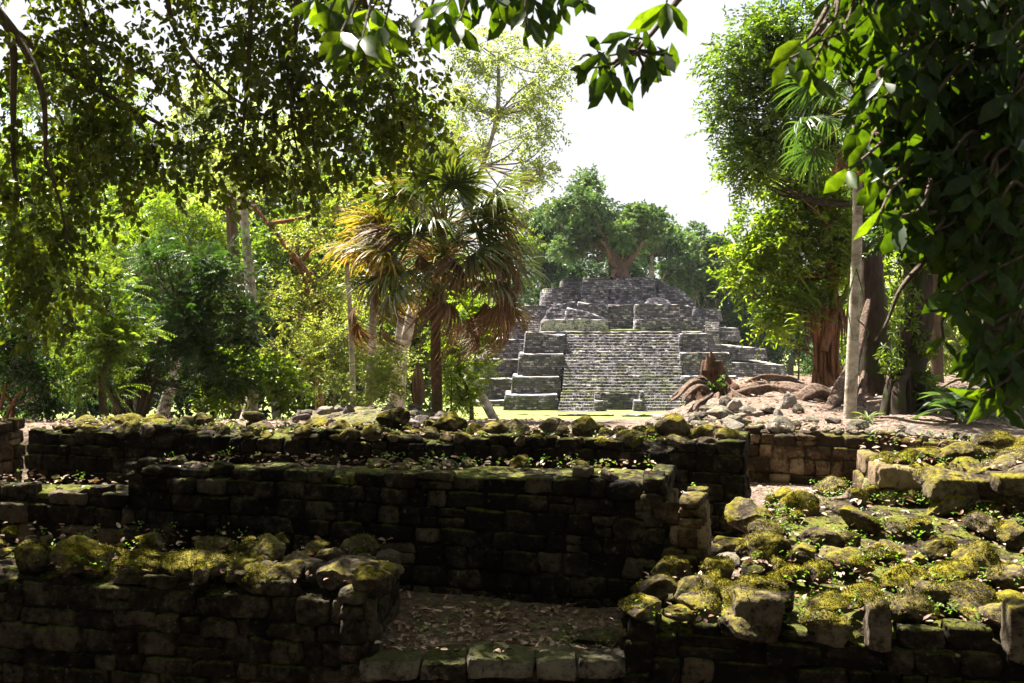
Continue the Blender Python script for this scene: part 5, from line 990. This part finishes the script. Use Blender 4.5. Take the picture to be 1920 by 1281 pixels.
for px, py in ((620, 20), (660, 30), (700, 15), (640, 60), (680, 70), (720, 50), (590, 0), (650, -5), (1250, 5)):
    tw.append((W(px, py, 3.5+rng.uniform(-.2, .2)), W(px+40, -80, 3.6), 6, .15, .8, True, .45))
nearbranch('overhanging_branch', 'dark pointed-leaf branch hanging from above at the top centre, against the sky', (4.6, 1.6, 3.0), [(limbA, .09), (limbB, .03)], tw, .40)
# curtain of big leaves on the right
root = np.array([4.2, 3.6, 3.0]); tw = []; lim = [[root, np.array([4.1, 3.7, 6.]), np.array([3.4, 3.9, 8.2]), W(1800, -60, 4.0)], [W(1990, 300, 3.8), W(1850, 330, 3.7), W(1740, 480, 3.6), W(1690, 540, 3.55), W(1665, 600, 3.55), W(1642, 640, 3.5)], [np.array([4.1, 3.7, 6.]), W(1960, 350, 3.8), W(1880, 560, 3.6), W(1820, 650, 3.5)], [np.array([3.4, 3.9, 8.2]), W(1760, 100, 4), W(1650, 200, 3.9), W(1560, 110, 3.8)], [W(1800, -60, 4.0), W(1850, 200, 3.9), W(1880, 420, 3.8)]]
RC = [(1590, 60, 60, 60, 22), (1680, 70, 90, 90, 60), (1790, 80, 110, 100, 90), (1890, 90, 60, 110, 60), (1700, 200, 80, 90, 60), (1800, 230, 110, 110, 100), (1900, 260, 50, 120, 60), (1690, 320, 60, 80, 36), (1770, 380, 80, 100, 70), (1870, 410, 70, 100, 60), (1640, 250, 40, 60, 18), (1800, 510, 60, 70, 24), (1885, 560, 50, 80, 26), (1720, 430, 40, 50, 10), (1860, 660, 50, 50, 12), (1905, 690, 30, 60, 14), (1530, 90, 40, 40, 9), (1700, -60, 150, 60, 60), (1860, -60, 120, 60, 70), (1950, 220, 60, 240, 70)]
for px, py, rx, ry, n in RC:
    for _ in range(int(n*1.3)):
        a = rng.uniform(0, 6.28); r = math.sqrt(rng.random()); x = px+rx*r*math.cos(a); y = py+ry*r*math.sin(a); d = rng.uniform(3.2, 4.6)
        tw.append((W(x, y, d), W(x+rng.uniform(10, 70), y-rng.uniform(30, 90), d+.1), 4, rng.uniform(.095, .145), .8, False, 0.))
for px, py, d, n, L in ((1500, 85, 3.3, 3, .17), (1520, 140, 3.3, 3, .17), (1480, 110, 3.3, 2, .16), (1590, 320, 3.2, 2, .19), (1650, 400, 3.2, 2, .17), (1730, 415, 3.3, 2, .16), (1840, 740, 3.2, 4, .16), (1880, 760, 3.2, 3, .18), (1905, 750, 3.3, 3, .17), (1830, 690, 3.4, 3, .16), (1790, 590, 3.4, 3, .16), (1640, 330, 3.4, 3, .15), (1770, 640, 3.4, 2, .15)):
    tw.append((W(px, py, d), W(px+50, py-70, d+.15), n, L*.74, .7, False, .35))
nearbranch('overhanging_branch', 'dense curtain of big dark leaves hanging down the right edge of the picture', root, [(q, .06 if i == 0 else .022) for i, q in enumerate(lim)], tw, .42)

# ------------------------------------------------------------------ air
mb = MB(); X0, X1, Y0, Y1, Z0, Z1 = -132, 132, -62, 262, -1.2, 40
V = [(x, y, z) for z in (Z0, Z1) for y in (Y0, Y1) for x in (X0, X1)]
mb.add(V, [[0, 2, 3, 1], [4, 5, 7, 6], [0, 1, 5, 4], [2, 6, 7, 3], [0, 4, 6, 2], [1, 3, 7, 5]])
hm, hnt, hout = newmat('haze'); pv = N(hnt, 'ShaderNodeVolumePrincipled'); pv.inputs['Color'].default_value = (.92, .95, 1, 1); pv.inputs['Density'].default_value = HAZE; pv.inputs['Anisotropy'].default_value = .35
hnt.links.new(pv.outputs[0], hout.inputs['Volume'])
if HAZE: tag(mb.build('haze', hm, smooth=False), 'thin bright haze in the air between the trees', 'haze', kind='stuff')

# ------------------------------------------------------------------ sky, sun, camera
w = bpy.data.worlds.new('World'); SC.world = w; w.use_nodes = True; nt = w.node_tree; nt.nodes.clear()
out = nt.nodes.new('ShaderNodeOutputWorld'); bg = nt.nodes.new('ShaderNodeBackground'); sky = nt.nodes.new('ShaderNodeTexSky')
sky.sky_type = 'NISHITA'; sky.sun_disc = False; sky.sun_elevation = math.radians(60); sky.sun_rotation = math.radians(-40); sky.air_density = 1.; sky.dust_density = 2.; sky.ozone_density = 1.
bg.inputs[1].default_value = .05
tc = nt.nodes.new('ShaderNodeTexCoord'); mp = N(nt, 'ShaderNodeMapping'); mp.inputs['Scale'].default_value = (1.6, 1.6, 4.); nt.links.new(tc.outputs['Generated'], mp.inputs[0])
cl = maprange(nt, noise(nt, mp.outputs[0], 2.2, 7, .55), .26, .46); cl = mth(nt, 'MULTIPLY', cl, .94)
nt.links.new(mixc(nt, cl, sky.outputs[0], (3.55, 3.55, 3.68)), bg.inputs[0]); nt.links.new(bg.outputs[0], out.inputs[0])
sl = bpy.data.lights.new('sun', 'SUN'); sl.energy = 5.0; sl.angle = math.radians(.5); sl.color = (1., .94, .84)
so = bpy.data.objects.new('sun', sl); COL.objects.link(so); so.rotation_euler = Vector(-SUN).to_track_quat('-Z', 'Y').to_euler(); so.location = (0, 0, 60)
cam = bpy.data.cameras.new('camera'); co = bpy.data.objects.new('camera', cam); COL.objects.link(co); SC.camera = co
cam.sensor_width = 36; cam.lens = 36*F/1920; cam.shift_y = -(1281/2-HY)/1920; cam.clip_start = .05; cam.clip_end = 3000
co.location = (0, 0, EZ); co.rotation_euler = (math.radians(90), 0, 0)
cam.dof.use_dof = True; cam.dof.focus_distance = 30; cam.dof.aperture_fstop = 9
vs = SC.view_settings; vs.view_transform = 'Standard'; vs.look = 'None'; vs.gamma = 1; vs.exposure = 2.5; vs.use_curve_mapping = False
SC.cycles.use_denoising = True; SC.cycles.max_bounces = 8; SC.cycles.diffuse_bounces = 4; SC.cycles.transmission_bounces = 4; SC.cycles.transparent_max_bounces = 4
SC.cycles.sample_clamp_indirect = 6
